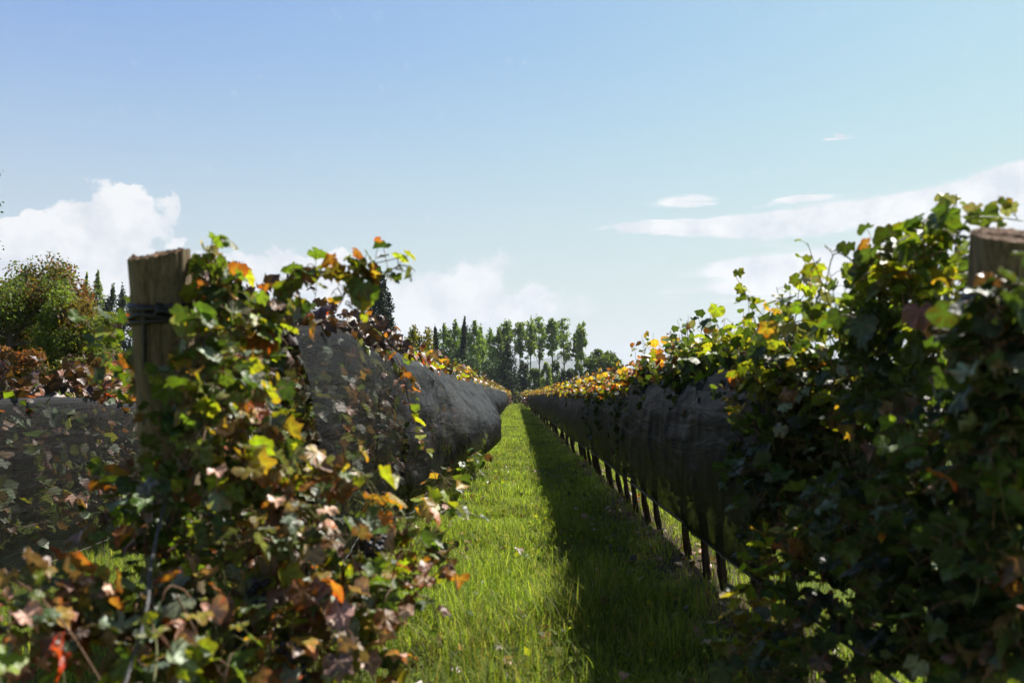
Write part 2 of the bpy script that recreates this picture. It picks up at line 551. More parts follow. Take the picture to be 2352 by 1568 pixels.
def canopy(span=.95, n_up=14, n_side=14, n_low=8, width=.3, top=2.0, lod=1, size=.062, n_cap=0, spacing=.07, mix_top=MIX_GREEN, mix_in=MIX_NETTED, zsplit=1.7, out=None, petgeo=False, ups=(.75, 1.25), low=.55):
    """shoots and leaves of one vine of the hedge (local coordinates, row along y)"""
    S, D, L, G = [], [], [], []
    y = lambda n: rng.uniform(-span / 2, span / 2, n)
    n = n_up
    S.append(np.stack([rng.normal(0, .04, n), y(n), rng.uniform(.88, 1.0, n)], 1))
    D.append(np.stack([rng.normal(0, .22, n), rng.normal(0, .22, n), np.ones(n)], 1))
    L.append(rng.uniform(*ups, n) * (top - .9) / 1.15)
    G.append(rng.uniform(.05, .38, n))
    n = n_side
    sg = rng.choice([-1, 1], n)
    S.append(np.stack([sg * rng.uniform(.02, .12, n), y(n), rng.uniform(.95, top - .25, n)], 1))
    D.append(np.stack([sg * rng.uniform(.5, 1, n), rng.normal(0, .4, n), rng.normal(.2, .3, n)], 1))
    L.append(rng.uniform(.3, .6, n))
    G.append(rng.uniform(.5, 1., n))
    n = n_low
    sg = rng.choice([-1, 1], n)
    S.append(np.stack([sg * .04, y(n), rng.uniform(.8, 1., n)], 1))
    D.append(np.stack([sg * rng.uniform(.2, .7, n), rng.normal(0, .3, n), -np.ones(n) * .3], 1))
    L.append(rng.uniform(.25, 1.0 - low, n))
    G.append(rng.uniform(.3, .8, n))
    pts = grow(np.concatenate(S), np.concatenate(D), np.concatenate(L), K=8, grav=np.concatenate(G))
    ncore = len(pts)
    if n_cap:
        n = n_cap
        cs = np.stack([rng.normal(0, .1, n), y(n), zsplit + rng.uniform(-.02, .14, n)], 1)
        cd_ = np.stack([rng.normal(0, .8, n), rng.normal(0, .7, n), rng.uniform(.1, .8, n)], 1)
        pts = np.concatenate([pts, grow(cs, cd_, rng.uniform(.14, .32, n), K=8, grav=rng.uniform(.2, .9, n))])
    # stay within the hedge's width below its top
    lim = np.where(pts[..., 2] < zsplit + .05, width, width * 1.25)
    pts[:ncore, :, 0] = (lim * np.tanh(pts[..., 0] / lim))[:ncore]

    def mix(pos, sid, N):
        a, b = kinds(N, mix_top), kinds(N, mix_in)
        up = pos[:, 2] > zsplit + rng.normal(0, .06, len(pos))
        co = rng.random(len(pos)) < .55
        return np.where(up, np.where(co, a[sid], kinds(len(pos), mix_top)), np.where(co, b[sid], kinds(len(pos), mix_in)))
    geo, pg = leaves_on(pts, spacing, size, mix, lod, petiole=.06, petgeo=petgeo)
    return pts, geo, pg


LEFT_X, RIGHT_X, BACK_X = -1.38, 1.57, -4.25


def vine_meshes(name, lod, tr_low, **kw):
    pts, geo, pg = canopy(lod=lod, **kw)
    me_f = mesh_np(name + '_foliage', *geo)
    me_f.materials.append(M_leaf)
    cg = [cane_geo(pts, .0045, .0016, 5 if lod == 0 else 3)]
    if pg is not None:
        cg.append(pg)
    me_c = mesh_np(name + '_canes', *merge(cg))
    me_c.materials.append(M_cane)
    sd = int(rng.integers(0, 9999))
    me_t = mesh_np(name + '_trunk', *trunk_geo((rng.uniform(.05, .11), rng.normal(0, .04)), sd, tr_low)[:2])
    me_t.materials.append(M_bark)
    return me_f, me_c, me_t


def plant(meshes, x, y, label, group, flip=False, zs=1.0):
    r = empty('grapevine', (x, y, 0), label, 'grapevine', group)
    r.scale = (1, 1, zs)
    if flip:
        r.rotation_euler = (0, 0, math.pi)
    for nm, me in zip(('foliage', 'canes', 'trunk'), meshes):
        o = bpy.data.objects.new(nm, me)
        COL.objects.link(o)
        o.parent = r
    return r


ORD = ['first', 'second', 'third', 'fourth', 'fifth', 'sixth', 'seventh', 'eighth', 'ninth', 'tenth', 'eleventh', 'twelfth', 'thirteenth', 'fourteenth']
G_RIGHT, G_LEFT, G_BACK = 'grapevines of the right row', 'grapevines of the left row', 'grapevines of the row behind the left row'

# ---- left end vine: the bush that tumbles off the row end by the left post ----


def bush(name, label, base, clumps, strands, mix, trunk=True, size=.053, lod=0, petgeo=True, spacing=.044, twigs=0):
    """clumps: (u, v, d, r, n, mix or None) short sprays round a point; strands: explicit shoots [(u, v, d)...]"""
    root = empty('grapevine', base, label, 'grapevine', G_LEFT if base[0] < 0 else G_RIGHT)
    off = np.array([base[0], base[1], 0])
    leaf, wood = [], []
    for (u, v, d, r, n, mx) in clumps:
        c = P(u, v, d)
        n = int(n * (1.35 if trunk else 1.0) + .5)
        dv = nrm(rng.normal(0, 1, (n, 3)))
        st = c + dv * r * rng.uniform(.1, .75, (n, 1)) * np.array([1, 1.15, 1])
        di = dv + rng.normal(0, .5, (n, 3)) + np.array([0, 0, .15])
        pts = grow(st, di, rng.uniform(.4, 1.15, n) * max(r, .11), K=7, grav=rng.uniform(.3, 1.1, n), wob=.18)
        g, pg = leaves_on(pts, spacing, size, mx or mix, lod, petgeo=petgeo)
        leaf.append(g)
        wood.append(cane_geo(pts, .003, .0014, 4))
        if pg:
            wood.append(pg)
    for (ctrl, sp, sz, mx) in strands:
        pts = smooth_path([P(*c) for c in ctrl], 14)[None]
        g, pg = leaves_on(pts, sp, sz, mx or mix, lod, petgeo=petgeo, taper=.35, coherent=.2)
        leaf.append(g)
        wood.append(cane_geo(pts, .0042, .0018, 5))
        if pg:
            wood.append(pg)
    if twigs:
        a = np.stack([P(rng.uniform(-20, 520), rng.uniform(1290, 1480), rng.uniform(2.1, 2.5)) for _ in range(twigs)])
        pts = grow(a, rng.normal(0, .6, (twigs, 3)) + [.35, -.1, -.5], rng.uniform(.25, .6, twigs), K=10, grav=rng.uniform(-.1, .4, twigs), wob=.11)
        wood.append(tubes(pts, .0034, .0018, 6, np.array([[.34, .19, .10], [.26, .15, .08], [.20, .19, .06], [.16, .10, .06]])[rng.integers(0, 4, twigs)]))
    V, po, c = merge(leaf)
    obj('foliage', mesh_np('end_foliage', V - off, po, c), M_leaf, root)
    V, po, c = merge(wood)
    obj('canes', mesh_np('end_canes', V - off, po, c), M_cane, root)
    if trunk:
        obj('trunk', mesh_np('end_trunk', *trunk_geo((.1, .05), 77)[:2]), M_bark, root)
    return root


def ico():
    bm = bmesh.new()
    bmesh.ops.create_icosphere(bm, subdivisions=2, radius=1.0)
    V = np.array([v.co[:] for v in bm.verts])
    F = np.array([[v.index for v in f.verts] for f in bm.faces])
    bm.free()
    return V, F


ICO = ico()


def grape_bunch(root, pos, L=.15, n=46):
    off = np.array(root.location)
    t = np.sort(rng.random(n)) ** .8
    rad = .036 * (1 - t * .75)
    a = rng.uniform(0, 6.3, n)
    c = np.stack([np.cos(a) * rad, np.sin(a) * rad, -t * L], 1) + rng.normal(0, .004, (n, 3)) + pos - off
    r = rng.uniform(.009, .0115, n)
    V = (c[:, None] + ICO[0][None] * r[:, None, None]).reshape(-1, 3)
    F = (ICO[1][None] + (np.arange(n) * len(ICO[0]))[:, None, None]).reshape(-1, 3)
    o = obj('grape_bunch', mesh_np('grape_bunch', V, [F]), M_grape, root)
    stem = tubes(np.array([[pos - off + [0, 0, .06], pos - off + [.004, 0, 0], pos - off + [0, 0, -L * .8]]]), .003, .0015, 5)
    obj('stalk', mesh_np('stalk', stem[0], stem[1], np.ones((len(stem[0]), 3)) * [.12, .1, .04]), M_cane, o)
    return o


T_ = {'green': 2.4, 'lime': 3.2, 'yellow': 2.2, 'orange': 1.0, 'red': .12, 'tan': 1.6, 'grey': 3.0, 'dark': 1.2, 'brown': 1.1}
TG = {'green': 3, 'lime': 3, 'dark': 2, 'grey': 2, 'yellow': 1.2, 'orange': .7, 'tan': .4}
TD = {'dark': 4, 'green': 3, 'grey': 1.5, 'brown': 1, 'orange': .4}
TR = {'tan': 3.2, 'brown': 1.8, 'orange': .8, 'grey': 3.0, 'green': 1.4, 'yellow': 1.0, 'red': .12, 'dark': 1.2, 'lime': 1.0}
end_clumps = [
    (500, 690, 3.05, .10, 7, TG), (550, 775, 3.05, .10, 7, T_), (610, 750, 3.1, .08, 5, T_), (530, 830, 2.9, .16, 10, TG),
    (580, 850, 3.0, .11, 7, T_), (450, 790, 2.75, .06, 4, TG), (470, 900, 2.75, .12, 8, TG), (550, 940, 2.75, .15, 10, TG), (560, 1010, 2.8, .11, 7, T_),
    (500, 1010, 2.75, .15, 10, TG), (570, 1100, 2.7, .16, 11, T_), (640, 1100, 2.85, .11, 8, T_), (720, 1110, 2.9, .11, 8, {'tan': 2, 'orange': 2, 'yellow': 2, 'lime': 1, 'green': 1}),
    (780, 1090, 2.95, .07, 5, {'tan': 2, 'yellow': 3, 'orange': 1}), (640, 1210, 2.75, .17, 12, TR), (540, 1210, 2.8, .16, 9, TD), (720, 1220, 2.95, .11, 6, T_),
    (470, 1150, 2.95, .16, 9, TD), (420, 1240, 3.1, .2, 10, TD), (500, 1330, 3.0, .2, 12, TD),
    (700, 1320, 2.7, .2, 14, TR), (820, 1290, 2.9, .16, 10, TG), (880, 1370, 2.85, .13, 9, TG), (780, 1400, 2.75, .2, 14, T_),
    (640, 1420, 2.65, .2, 14, TR), (870, 1470, 2.75, .12, 9, T_), (740, 1500, 2.6, .2, 14, TR), (620, 1540, 2.55, .2, 13, T_), (830, 1560, 2.65, .13, 7, TG),
    (560, 1380, 2.7, .16, 10, T_), (300, 1180, 3.2, .15, 8, TD), (350, 1300, 3.0, .2, 10, TD),
    (900, 1190, 3.3, .10, 7, TG), (980, 1210, 3.35, .10, 7, TG), (950, 1260, 3.3, .08, 4, TG), (930, 1330, 2.95, .08, 5, TR),
    (270, 790, 3.2, .12, 6, TD), (280, 840, 3.2, .12, 6, TD), (310, 760, 3.3, .07, 3, {'orange': 2, 'tan': 1, 'dark': 2}),
    (570, 820, 3.3, .11, 7, T_), (620, 790, 3.35, .10, 4, {'dark': 3, 'orange': 2, 'red': 1, 'brown': 1}), (590, 870, 3.3, .07, 4, {'red': 2, 'orange': 2, 'dead': 2}),
]
end_clumps += [(385, 930, 2.85, .07, 6, TD), (400, 1010, 2.85, .09, 8, TD), (370, 1090, 2.85, .1, 9, TD), (400, 1160, 2.8, .1, 9, TD), (340, 1200, 2.9, .11, 9, TD), (440, 860, 2.8, .06, 4, TG)]
end_clumps += [(685, 635, 3.2, .06, 4, TG), (660, 710, 3.2, .05, 3, T_), (805, 630, 3.3, .06, 4, TG), (790, 690, 3.3, .06, 3, {'lime': 2, 'yellow': 1}), (850, 630, 3.3, .05, 4, TG), (910, 610, 3.35, .045, 3, TG),
               (490, 630, 3.0, .06, 5, TG), (510, 660, 3.0, .08, 5, TG), (595, 705, 3.1, .04, 3, T_)]
end_strands = [
    ([(500, 800, 3.0), (480, 700, 3.0), (495, 640, 3.0), (500, 605, 3.0)], .05, .05, TG),
    ([(560, 830, 3.1), (600, 760, 3.15), (650, 660, 3.2), (690, 615, 3.2), (740, 625, 3.25), (800, 610, 3.3), (860, 605, 3.3), (925, 590, 3.35)], .055, .056, {'lime': 3, 'green': 2, 'dark': 2, 'grey': 1, 'yellow': 1, 'orange': .5}),
    ([(800, 610, 3.3), (800, 650, 3.3), (785, 690, 3.3), (760, 730, 3.35)], .06, .062, {'lime': 2, 'yellow': 2, 'dark': 2, 'orange': 1}),
    ([(860, 605, 3.3), (845, 660, 3.35), (830, 710, 3.4)], .06, .055, {'dark': 2, 'lime': 1, 'green': 1}),
    ([(680, 650, 3.2), (690, 720, 3.2), (650, 790, 3.2)], .06, .066, {'lime': 3, 'yellow': 1, 'dark': 1}),
    ([(800, 1430, 2.8), (930, 1380, 2.85), (1010, 1310, 2.9), (1040, 1300, 2.9), (1050, 1370, 2.9)], .055, .05, {'orange': 3, 'yellow': 2, 'green': 1, 'brown': 1}),
    ([(900, 1380, 2.8), (980, 1370, 2.85), (1000, 1420, 2.85), (975, 1480, 2.85)], .06, .045, {'dark': 3, 'orange': 2, 'brown': 1}),
    ([(980, 1200, 3.3), (1030, 1170, 3.4), (1080, 1180, 3.5), (1130, 1195, 3.5)], .09, .038, {'grey': 2, 'dark': 2, 'green': 1}),
    ([(640, 1220, 2.8), (740, 1120, 2.85), (820, 1080, 2.9), (880, 1150, 3.0), (910, 1180, 3.1)], .05, .06, T_),
]
end_vine = bush('left', 'bushy end grapevine tumbling from the weathered left post, mixed green yellow and red leaves', (LEFT_X + .05, 3.55, 0), end_clumps, end_strands, T_)
for u, v, d in ((585, 1325, 2.62), (670, 1470, 2.5), (690, 1500, 2.52), (860, 1225, 2.85), (560, 1450, 2.5)):
    grape_bunch(end_vine, P(u, v, d), L=.13 if u < 1000 else .06, n=46 if u < 1000 else 14)

sprawl = [
    (60, 1350, 2.25, .14, 9, TR), (40, 1440, 2.2, .14, 9, TR), (150, 1380, 2.35, .13, 8, TR), (100, 1500, 2.2, .16, 10, T_), (200, 1470, 2.3, .16, 8, TR),
    (250, 1380, 2.5, .14, 7, TD), (300, 1480, 2.35, .16, 9, TR), (380, 1420, 2.45, .15, 8, TD), (420, 1510, 2.35, .16, 9, T_), (480, 1450, 2.45, .15, 9, TR),
    (530, 1540, 2.4, .15, 8, {'orange': 3, 'yellow': 2, 'grey': 1, 'green': 1}), (30, 1550, 2.1, .14, 7, T_), (180, 1560, 2.15, .14, 6, TD), (340, 1565, 2.2, .14, 7, T_),
    (70, 1290, 2.5, .06, 3, TR), (190, 1280, 2.5, .035, 2, {'tan': 1, 'yellow': 1}), (330, 1350, 2.7, .13, 6, TD), (450, 1380, 2.6, .1, 6, TD),
]
sprawl_strands = [
    ([(30, 1330, 2.25), (90, 1370, 2.2), (160, 1450, 2.15), (230, 1560, 2.1)], .16, .05, TR),
    ([(160, 1340, 2.3), (165, 1420, 2.25), (165, 1500, 2.2), (200, 1570, 2.15)], .2, .045, TR),
    ([(300, 1360, 2.5), (330, 1460, 2.4), (400, 1500, 2.3), (470, 1490, 2.3)], .14, .05, T_),
    ([(350, 1590, 2.1), (360, 1500, 2.2), (355, 1440, 2.3)], .2, .05, T_),
    ([(0, 1380, 2.2), (60, 1400, 2.2), (130, 1480, 2.15), (150, 1580, 2.1)], .18, .045, TR),
]
sprawl_vine = bush('left', 'low sprawling grapevine with bare canes and dry tan leaves in the left foreground', (LEFT_X - .1, 2.6, 0), sprawl, sprawl_strands, TR, trunk=False, twigs=3)

# ---- right end vine, in its own shade beside the right post ----
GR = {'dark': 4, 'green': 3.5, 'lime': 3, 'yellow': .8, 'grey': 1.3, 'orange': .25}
DK = {'deep_shade': 5, 'dark': 4, 'green': .9, 'brown': .5, 'grey': .25, 'orange': .12}  # leaf mix darkened to carry the shade inside the right row
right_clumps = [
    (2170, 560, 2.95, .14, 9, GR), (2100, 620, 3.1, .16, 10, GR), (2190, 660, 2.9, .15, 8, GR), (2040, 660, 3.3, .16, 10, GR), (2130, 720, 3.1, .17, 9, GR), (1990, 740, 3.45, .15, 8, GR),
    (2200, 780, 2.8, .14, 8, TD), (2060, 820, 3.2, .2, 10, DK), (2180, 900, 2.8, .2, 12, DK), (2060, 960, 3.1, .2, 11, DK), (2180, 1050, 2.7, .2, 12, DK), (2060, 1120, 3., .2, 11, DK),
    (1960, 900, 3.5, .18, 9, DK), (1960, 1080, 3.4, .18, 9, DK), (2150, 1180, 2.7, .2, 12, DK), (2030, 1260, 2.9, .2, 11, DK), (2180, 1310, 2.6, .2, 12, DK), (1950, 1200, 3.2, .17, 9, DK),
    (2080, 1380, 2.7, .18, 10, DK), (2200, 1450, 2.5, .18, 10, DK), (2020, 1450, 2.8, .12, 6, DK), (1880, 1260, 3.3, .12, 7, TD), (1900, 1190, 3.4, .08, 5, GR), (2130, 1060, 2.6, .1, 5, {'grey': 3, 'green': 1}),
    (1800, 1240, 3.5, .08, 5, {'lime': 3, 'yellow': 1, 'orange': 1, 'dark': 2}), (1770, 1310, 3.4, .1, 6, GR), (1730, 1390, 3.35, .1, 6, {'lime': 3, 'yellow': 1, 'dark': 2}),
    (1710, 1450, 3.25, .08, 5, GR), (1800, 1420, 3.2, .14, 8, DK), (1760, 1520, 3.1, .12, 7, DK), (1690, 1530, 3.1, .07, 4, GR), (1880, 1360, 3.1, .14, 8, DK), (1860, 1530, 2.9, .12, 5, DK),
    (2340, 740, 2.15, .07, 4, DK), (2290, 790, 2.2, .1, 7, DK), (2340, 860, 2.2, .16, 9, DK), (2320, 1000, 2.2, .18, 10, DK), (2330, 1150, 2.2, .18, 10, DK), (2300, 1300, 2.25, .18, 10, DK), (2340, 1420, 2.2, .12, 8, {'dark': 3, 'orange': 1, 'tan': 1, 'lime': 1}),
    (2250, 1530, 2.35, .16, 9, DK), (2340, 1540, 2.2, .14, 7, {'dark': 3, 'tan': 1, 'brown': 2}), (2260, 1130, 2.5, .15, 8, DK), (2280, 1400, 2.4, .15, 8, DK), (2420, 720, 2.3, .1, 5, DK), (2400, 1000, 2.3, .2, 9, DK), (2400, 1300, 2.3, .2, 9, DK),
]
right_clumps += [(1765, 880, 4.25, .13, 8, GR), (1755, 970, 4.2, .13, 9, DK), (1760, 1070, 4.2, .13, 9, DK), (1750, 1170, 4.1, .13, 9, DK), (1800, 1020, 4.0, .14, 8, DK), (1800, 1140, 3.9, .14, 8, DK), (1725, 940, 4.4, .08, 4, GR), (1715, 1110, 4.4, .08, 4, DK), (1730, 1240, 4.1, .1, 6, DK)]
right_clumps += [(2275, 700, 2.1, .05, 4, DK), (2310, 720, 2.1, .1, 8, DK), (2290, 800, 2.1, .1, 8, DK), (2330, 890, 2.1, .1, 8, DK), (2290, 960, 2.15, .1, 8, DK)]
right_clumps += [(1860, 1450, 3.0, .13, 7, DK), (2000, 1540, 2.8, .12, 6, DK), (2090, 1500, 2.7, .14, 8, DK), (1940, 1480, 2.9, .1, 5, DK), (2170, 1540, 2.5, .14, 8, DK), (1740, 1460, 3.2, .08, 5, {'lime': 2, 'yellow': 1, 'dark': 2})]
right_strands = [
    ([(2080, 640, 3.1), (2120, 560, 3.05), (2190, 500, 3.0), (2230, 505, 2.95)], .06, .062, GR),
    ([(2030, 700, 3.3), (1980, 620, 3.4), (1920, 580, 3.5), (1900, 640, 3.5), (1893, 680, 3.5)], .06, .045, {'dark': 3, 'green': 2, 'lime': 1}),
    ([(2040, 660, 3.3), (2060, 580, 3.2), (2030, 555, 3.2), (1990, 580, 3.3)], .06, .06, GR),
    ([(1990, 740, 3.5), (1930, 700, 3.6), (1915, 730, 3.6)], .06, .04, {'dark': 3, 'green': 2}),
    ([(2190, 560, 2.8), (2225, 505, 2.75), (2290, 500, 2.75), (2350, 508, 2.75)], .06, .045, GR),
    ([(1960, 1170, 3.4), (1900, 1190, 3.4), (1840, 1180, 3.4), (1815, 1185, 3.4)], .06, .045, {'grey': 2, 'lime': 2, 'yellow': 1, 'dark': 1}),
    ([(1830, 1260, 3.4), (1760, 1290, 3.4), (1700, 1370, 3.3), (1670, 1450, 3.2)], .06, .05, {'lime': 3, 'yellow': 1.5, 'green': 1, 'orange': .7}),
    ([(1800, 1420, 3.2), (1730, 1470, 3.1), (1680, 1530, 3.1), (1690, 1570, 3.05)], .06, .055, {'lime': 2, 'yellow': 1, 'dark': 2}),
]
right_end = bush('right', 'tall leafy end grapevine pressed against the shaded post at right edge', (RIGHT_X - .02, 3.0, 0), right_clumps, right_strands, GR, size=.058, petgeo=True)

# ---- the hedge vines, near ones each with their own mesh, far ones sharing ----
NEAR_R = dict(n_up=30, n_side=40, n_low=22, width=.4, top=2.05, size=.063, spacing=.06, mix_top=GR, mix_in=DK, zsplit=1.45, petgeo=True, ups=(.95, 1.4))
for y, lab in ((3.75, 'dark green grapevine just behind the shaded end vine of the right row'), (4.6, 'grapevine with arching green top shoots where the right net begins')):
    plant(vine_meshes('near_vine', 0, False, **NEAR_R), RIGHT_X, y, lab, G_RIGHT)
ys_r = [5.5, 6.42, 6.95, 7.8, 9.2, 9.95]
MID_R = dict(n_up=28, n_side=30, n_low=10, width=.22, top=2.0, size=.068, spacing=.06, zsplit=1.66, ups=(.95, 1.35), n_cap=26)
GO = {'orange': 1.6, 'yellow': 1.6, 'lime': 2, 'green': 1.8, 'dark': 1, 'red': .15, 'brown': 1, 'tan': .5}
mid_r = [vine_meshes('right_vine', 1, False, mix_top=GR if k < 2 else GO, mix_in=DK, **MID_R) for k in range(5)]
y = 10.8
while y < 20:
    ys_r.append(y)
    y += rng.uniform(.8, 1.05)
labs = ['grapevine with an arching bare-tipped shoot, nearest slanting trunk under the right net', 'slanting dark trunk under right net, second nearest of those bared below it']
for k, yy in enumerate(ys_r):
    me = mid_r[0] if k < 2 else (mid_r[1] if k < 3 else mid_r[2 + k % 3])
    if k < 9:
        lab = 'orange and green topped grapevine, %s bared trunk under the right net' % ORD[k] if k > 1 else 'green topped grapevine, %s bared trunk under the right net' % ORD[k]
        gr = G_RIGHT
    else:
        lab, gr = 'grapevine further down the right row, orange leaf tuft above dark netting', 'grapevines further down the right row'
    plant(me, RIGHT_X + rng.normal(0, .02), yy, lab, gr, zs=1.0 if yy < 9.5 else .9)

MID_L = dict(n_up=34, n_side=34, n_low=12, width=.25, top=2.12, size=.07, spacing=.058, zsplit=1.84, ups=(.85, 1.22), n_cap=30)
dead_l = [vine_meshes('left_vine', 0 if k == 0 else 1, False, mix_top=MIX_DEAD, mix_in=MIX_NETTED, **MID_L) for k in range(3)]
org_l = [vine_meshes('left_vine', 1, False, mix_top=MIX_ORANGE, mix_in=MIX_NETTED, **MID_L) for k in range(3)]
ys_l = [4.45, 5.3, 6.1, 6.95, 7.8, 8.6]
for k, yy in enumerate(ys_l):
    plant(dead_l[k % 3], LEFT_X + rng.normal(0, .02), yy, 'netted grapevine with shrivelled dark brown top leaves, %s behind the bushy end vine' % ORD[k], G_LEFT, flip=bool(k % 2))
y = 9.5
k = 0
while y < 20:
    if k < 4:
        lab, gr = 'left row grapevine with orange and yellow top, %s past the dark brown ones' % ORD[k], G_LEFT
    else:
        lab, gr = 'grapevine further down the left row, orange leaves above bulging black net', 'grapevines further down the left row'
    plant(org_l[k % 3], LEFT_X + rng.normal(0, .02), y, lab, gr, flip=bool(k % 2))
    y += rng.uniform(.8, 1.05)
    k += 1

FAR = dict(n_up=20, n_side=14, n_low=4, width=.2, top=2.12, size=.095, spacing=.08, ups=(.85, 1.22), n_cap=22, mix_top=MIX_ORANGE, mix_in=MIX_NETTED, zsplit=1.7)
far_v = [vine_meshes('far_vine', 2, True, **FAR) for k in range(5)]
for x, lab, gr in ((RIGHT_X, 'grapevine further down the right row, orange leaf tuft above dark netting', 'grapevines further down the right row'),
                   (LEFT_X, 'grapevine further down the left row, orange leaves above bulging black net', 'grapevines further down the left row')):
    y = 20.3
    while y < 92:
        plant(far_v[rng.integers(0, 5)], x + rng.normal(0, .03), y, lab, gr, flip=rng.random() < .5, zs=.9 if x > 0 else 1.07)
        y += rng.uniform(.85, 1.05)

BK = dict(n_up=24, n_side=46, n_low=50, width=.27, top=1.75, size=.082, spacing=.06, zsplit=1.47, low=.05, ups=(.9, 1.35), n_cap=3)
bk_dead = [vine_meshes('back_vine', 1, False, mix_top=MIX_DEAD, mix_in=MIX_NETTED, **BK)]
bk_col = [vine_meshes('back_vine', 1, False, mix_top={'orange': 2, 'yellow': 2, 'lime': 2, 'red': 1, 'tan': 1, 'brown': 1, 'dark': 1}, mix_in=MIX_NETTED, **BK) for k in range(2)]
y = 5.9
k = 0
while y < 17.5:
    dead = k < 3
    lab = ('netted grapevine with dark dead top leaves, %s nearest beyond the left post' % ORD[k]) if dead else 'netted grapevine with small red and yellow leaves on top, between left edge and left post'
    plant(bk_dead[0] if dead else bk_col[k % 2], BACK_X + rng.normal(0, .02), y, lab, G_BACK if dead else 'red and yellow topped vines behind the left row', flip=bool(k % 2))
    y += rng.uniform(.85, 1.0)
    k += 1

# hanging outdoor tufts on the left net
tuft = bush('left', 'grapevine tuft of orange and green leaves hanging out over the left net', (LEFT_X, 7.35, 0), [],
            [([(900, 800, 6.6), (925, 850, 6.4), (940, 930, 6.3), (960, 990, 6.3), (985, 1050, 6.3)], .035, .05, {'orange': 2, 'green': 2, 'grey': 2, 'dark': 2, 'tan': 1, 'lime': 1}),
             ([(915, 830, 6.5), (930, 880, 6.35), (945, 910, 6.3)], .05, .05, MIX_ORANGE)], T_, trunk=True, lod=1, petgeo=False)
low_l = bush('left', 'low leafy grapevine shoots trailing under the left net onto the grass', (LEFT_X, 5.9, 0),
             [(1000, 1130, 5.2, .12, 6, T_), (1040, 1110, 6.0, .1, 5, TG), (985, 1160, 4.6, .1, 5, TG), (1080, 1080, 7.5, .12, 6, TD), (1105, 1055, 9.0, .12, 6, TD), (1060, 1150, 5.0, .07, 3, {'grey': 2, 'dark': 1})],
             [], TG, trunk=True, lod=1, petgeo=False)

# ------------------------------------------------------------------ nets


def net(name, label, xr, y0, y1, ztop, zbot, wl, wr, mat, bulge_l=None, bulge_r=None, seed=0, fold=.02, dy=.045, hem=None):
    ys = [y0]
    while ys[-1] < y1:
        ys.append(ys[-1] + dy * max(1, ys[-1] / 6))
    ys = np.array(ys)
    ns = 44
    s = np.linspace(0, 1, ns)
    side = np.where(s < .5, -1, 1)
    h = np.abs(s - .5) * 2                      # 1 at the hems, 0 at the ridge
    h = np.clip(h, 0, 1)
    Y, Hh = np.meshgrid(ys, h, indexing='ij')
    Sd = np.broadcast_to(side, Y.shape)
    zt = ztop + .03 * np.sin(Y * 1.1 + seed) + .02 * np.sin(Y * 2.7)
    zb = zbot + .02 * np.sin(Y * .9 + seed * 2) + .012 * np.sin(Y * 2.3 + seed)
    Z = zt + (zb - zt) * np.clip(Hh - .12, 0, 1) / .88
    wprof = np.where(Hh < .12, Hh / .12 * .7, .7 + .3 * np.sin(np.clip((Hh - .12) / .88, 0, 1) * np.pi) ** .7)
    W = np.where(Sd < 0, wl, wr) * wprof
    bl = bulge_l(Y) if bulge_l else 0
    br = bulge_r(Y) if bulge_r else 0
    bp = np.sin(np.clip((Hh - .1) / .9, 0, 1) ** 1.3 * np.pi * .72) ** 1.2
    W = W + np.where(Sd < 0, bl, br) * bp
    X = xr + Sd * W
    pt = np.stack([X, Y, Z], -1)
    # wrinkles: slanting ridged folds plus gathers along the lower hem
    n1 = 1 - np.abs(vnoise(np.stack([Y * 1.3, Z * 3.2 + Y * .55, X * 0 + Sd * 3 + seed], -1), seed)) * 2
    n2 = 1 - np.abs(vnoise(np.stack([Y * 3.1, Z * 6 - Y * 1.2, Sd * 5 + seed], -1), seed + 3)) * 2
    n3 = fbm(np.stack([Y * .9, Z * 1.4, Sd * 2. + seed], -1), 2, seed + 7)
    gather = np.clip((Hh - .78) / .22, 0, 1) * np.sin(Z * 95 + vnoise(np.stack([Y * .7, Z, Sd * 1.], -1), 3) * 3)
    n5 = 1 - np.abs(vnoise(np.stack([Y * 6.5 + Z * 3, Z * 9 - Y * 2.2, Sd * 7 + seed], -1), seed + 11)) * 2
    n1, n2, n5 = (np.sign(q_) * np.abs(q_) ** 2.2 for q_ in (n1, n2, n5))
    disp = fold * (n1 * .9 + n2 * .6 + n5 * .3) + fold * .7 * n3 + gather * .02
    k = np.clip(Hh * 4, 0, 1)
    pt[..., 0] += Sd * disp * k
    pt[..., 2] += (n3 * .015 + n1 * .006) * k
    nY = len(ys)
    V = pt.reshape(-1, 3)
    i, j = np.meshgrid(np.arange(nY - 1), np.arange(ns - 1), indexing='ij')
    q = np.stack([i * ns + j, (i + 1) * ns + j, (i + 1) * ns + j + 1, i * ns + j + 1], -1).reshape(-1, 4)
    root = empty('bird_net', (xr, y0, 0), label, 'bird net')
    off = np.array([xr, y0, 0])
    obj('mesh_cloth', mesh_np('mesh_cloth', V - off, [q]), mat, root)
    # rope hems along both lower edges
    for jj in (0, ns - 1):
        o = tubes(pt[:, jj][None], .007, .007, 5)
        obj('hem_rope', mesh_np('hem_rope', o[0] - off, o[1]), M_hem, root)
    if hem:
        jj = np.argmin(np.abs(h - .13) + (side < 0) * 9)
        e = pt[:, jj]
        b = np.stack([e + [.012, 0, .0], e + [.016, 0, -.05]], 1).reshape(-1, 3)
        ii = np.arange(nY - 1)
        obj('top_band', mesh_np('top_band', b - off, [np.stack([ii * 2, ii * 2 + 2, ii * 2 + 3, ii * 2 + 1], 1)]), M_hem, root)
    return root


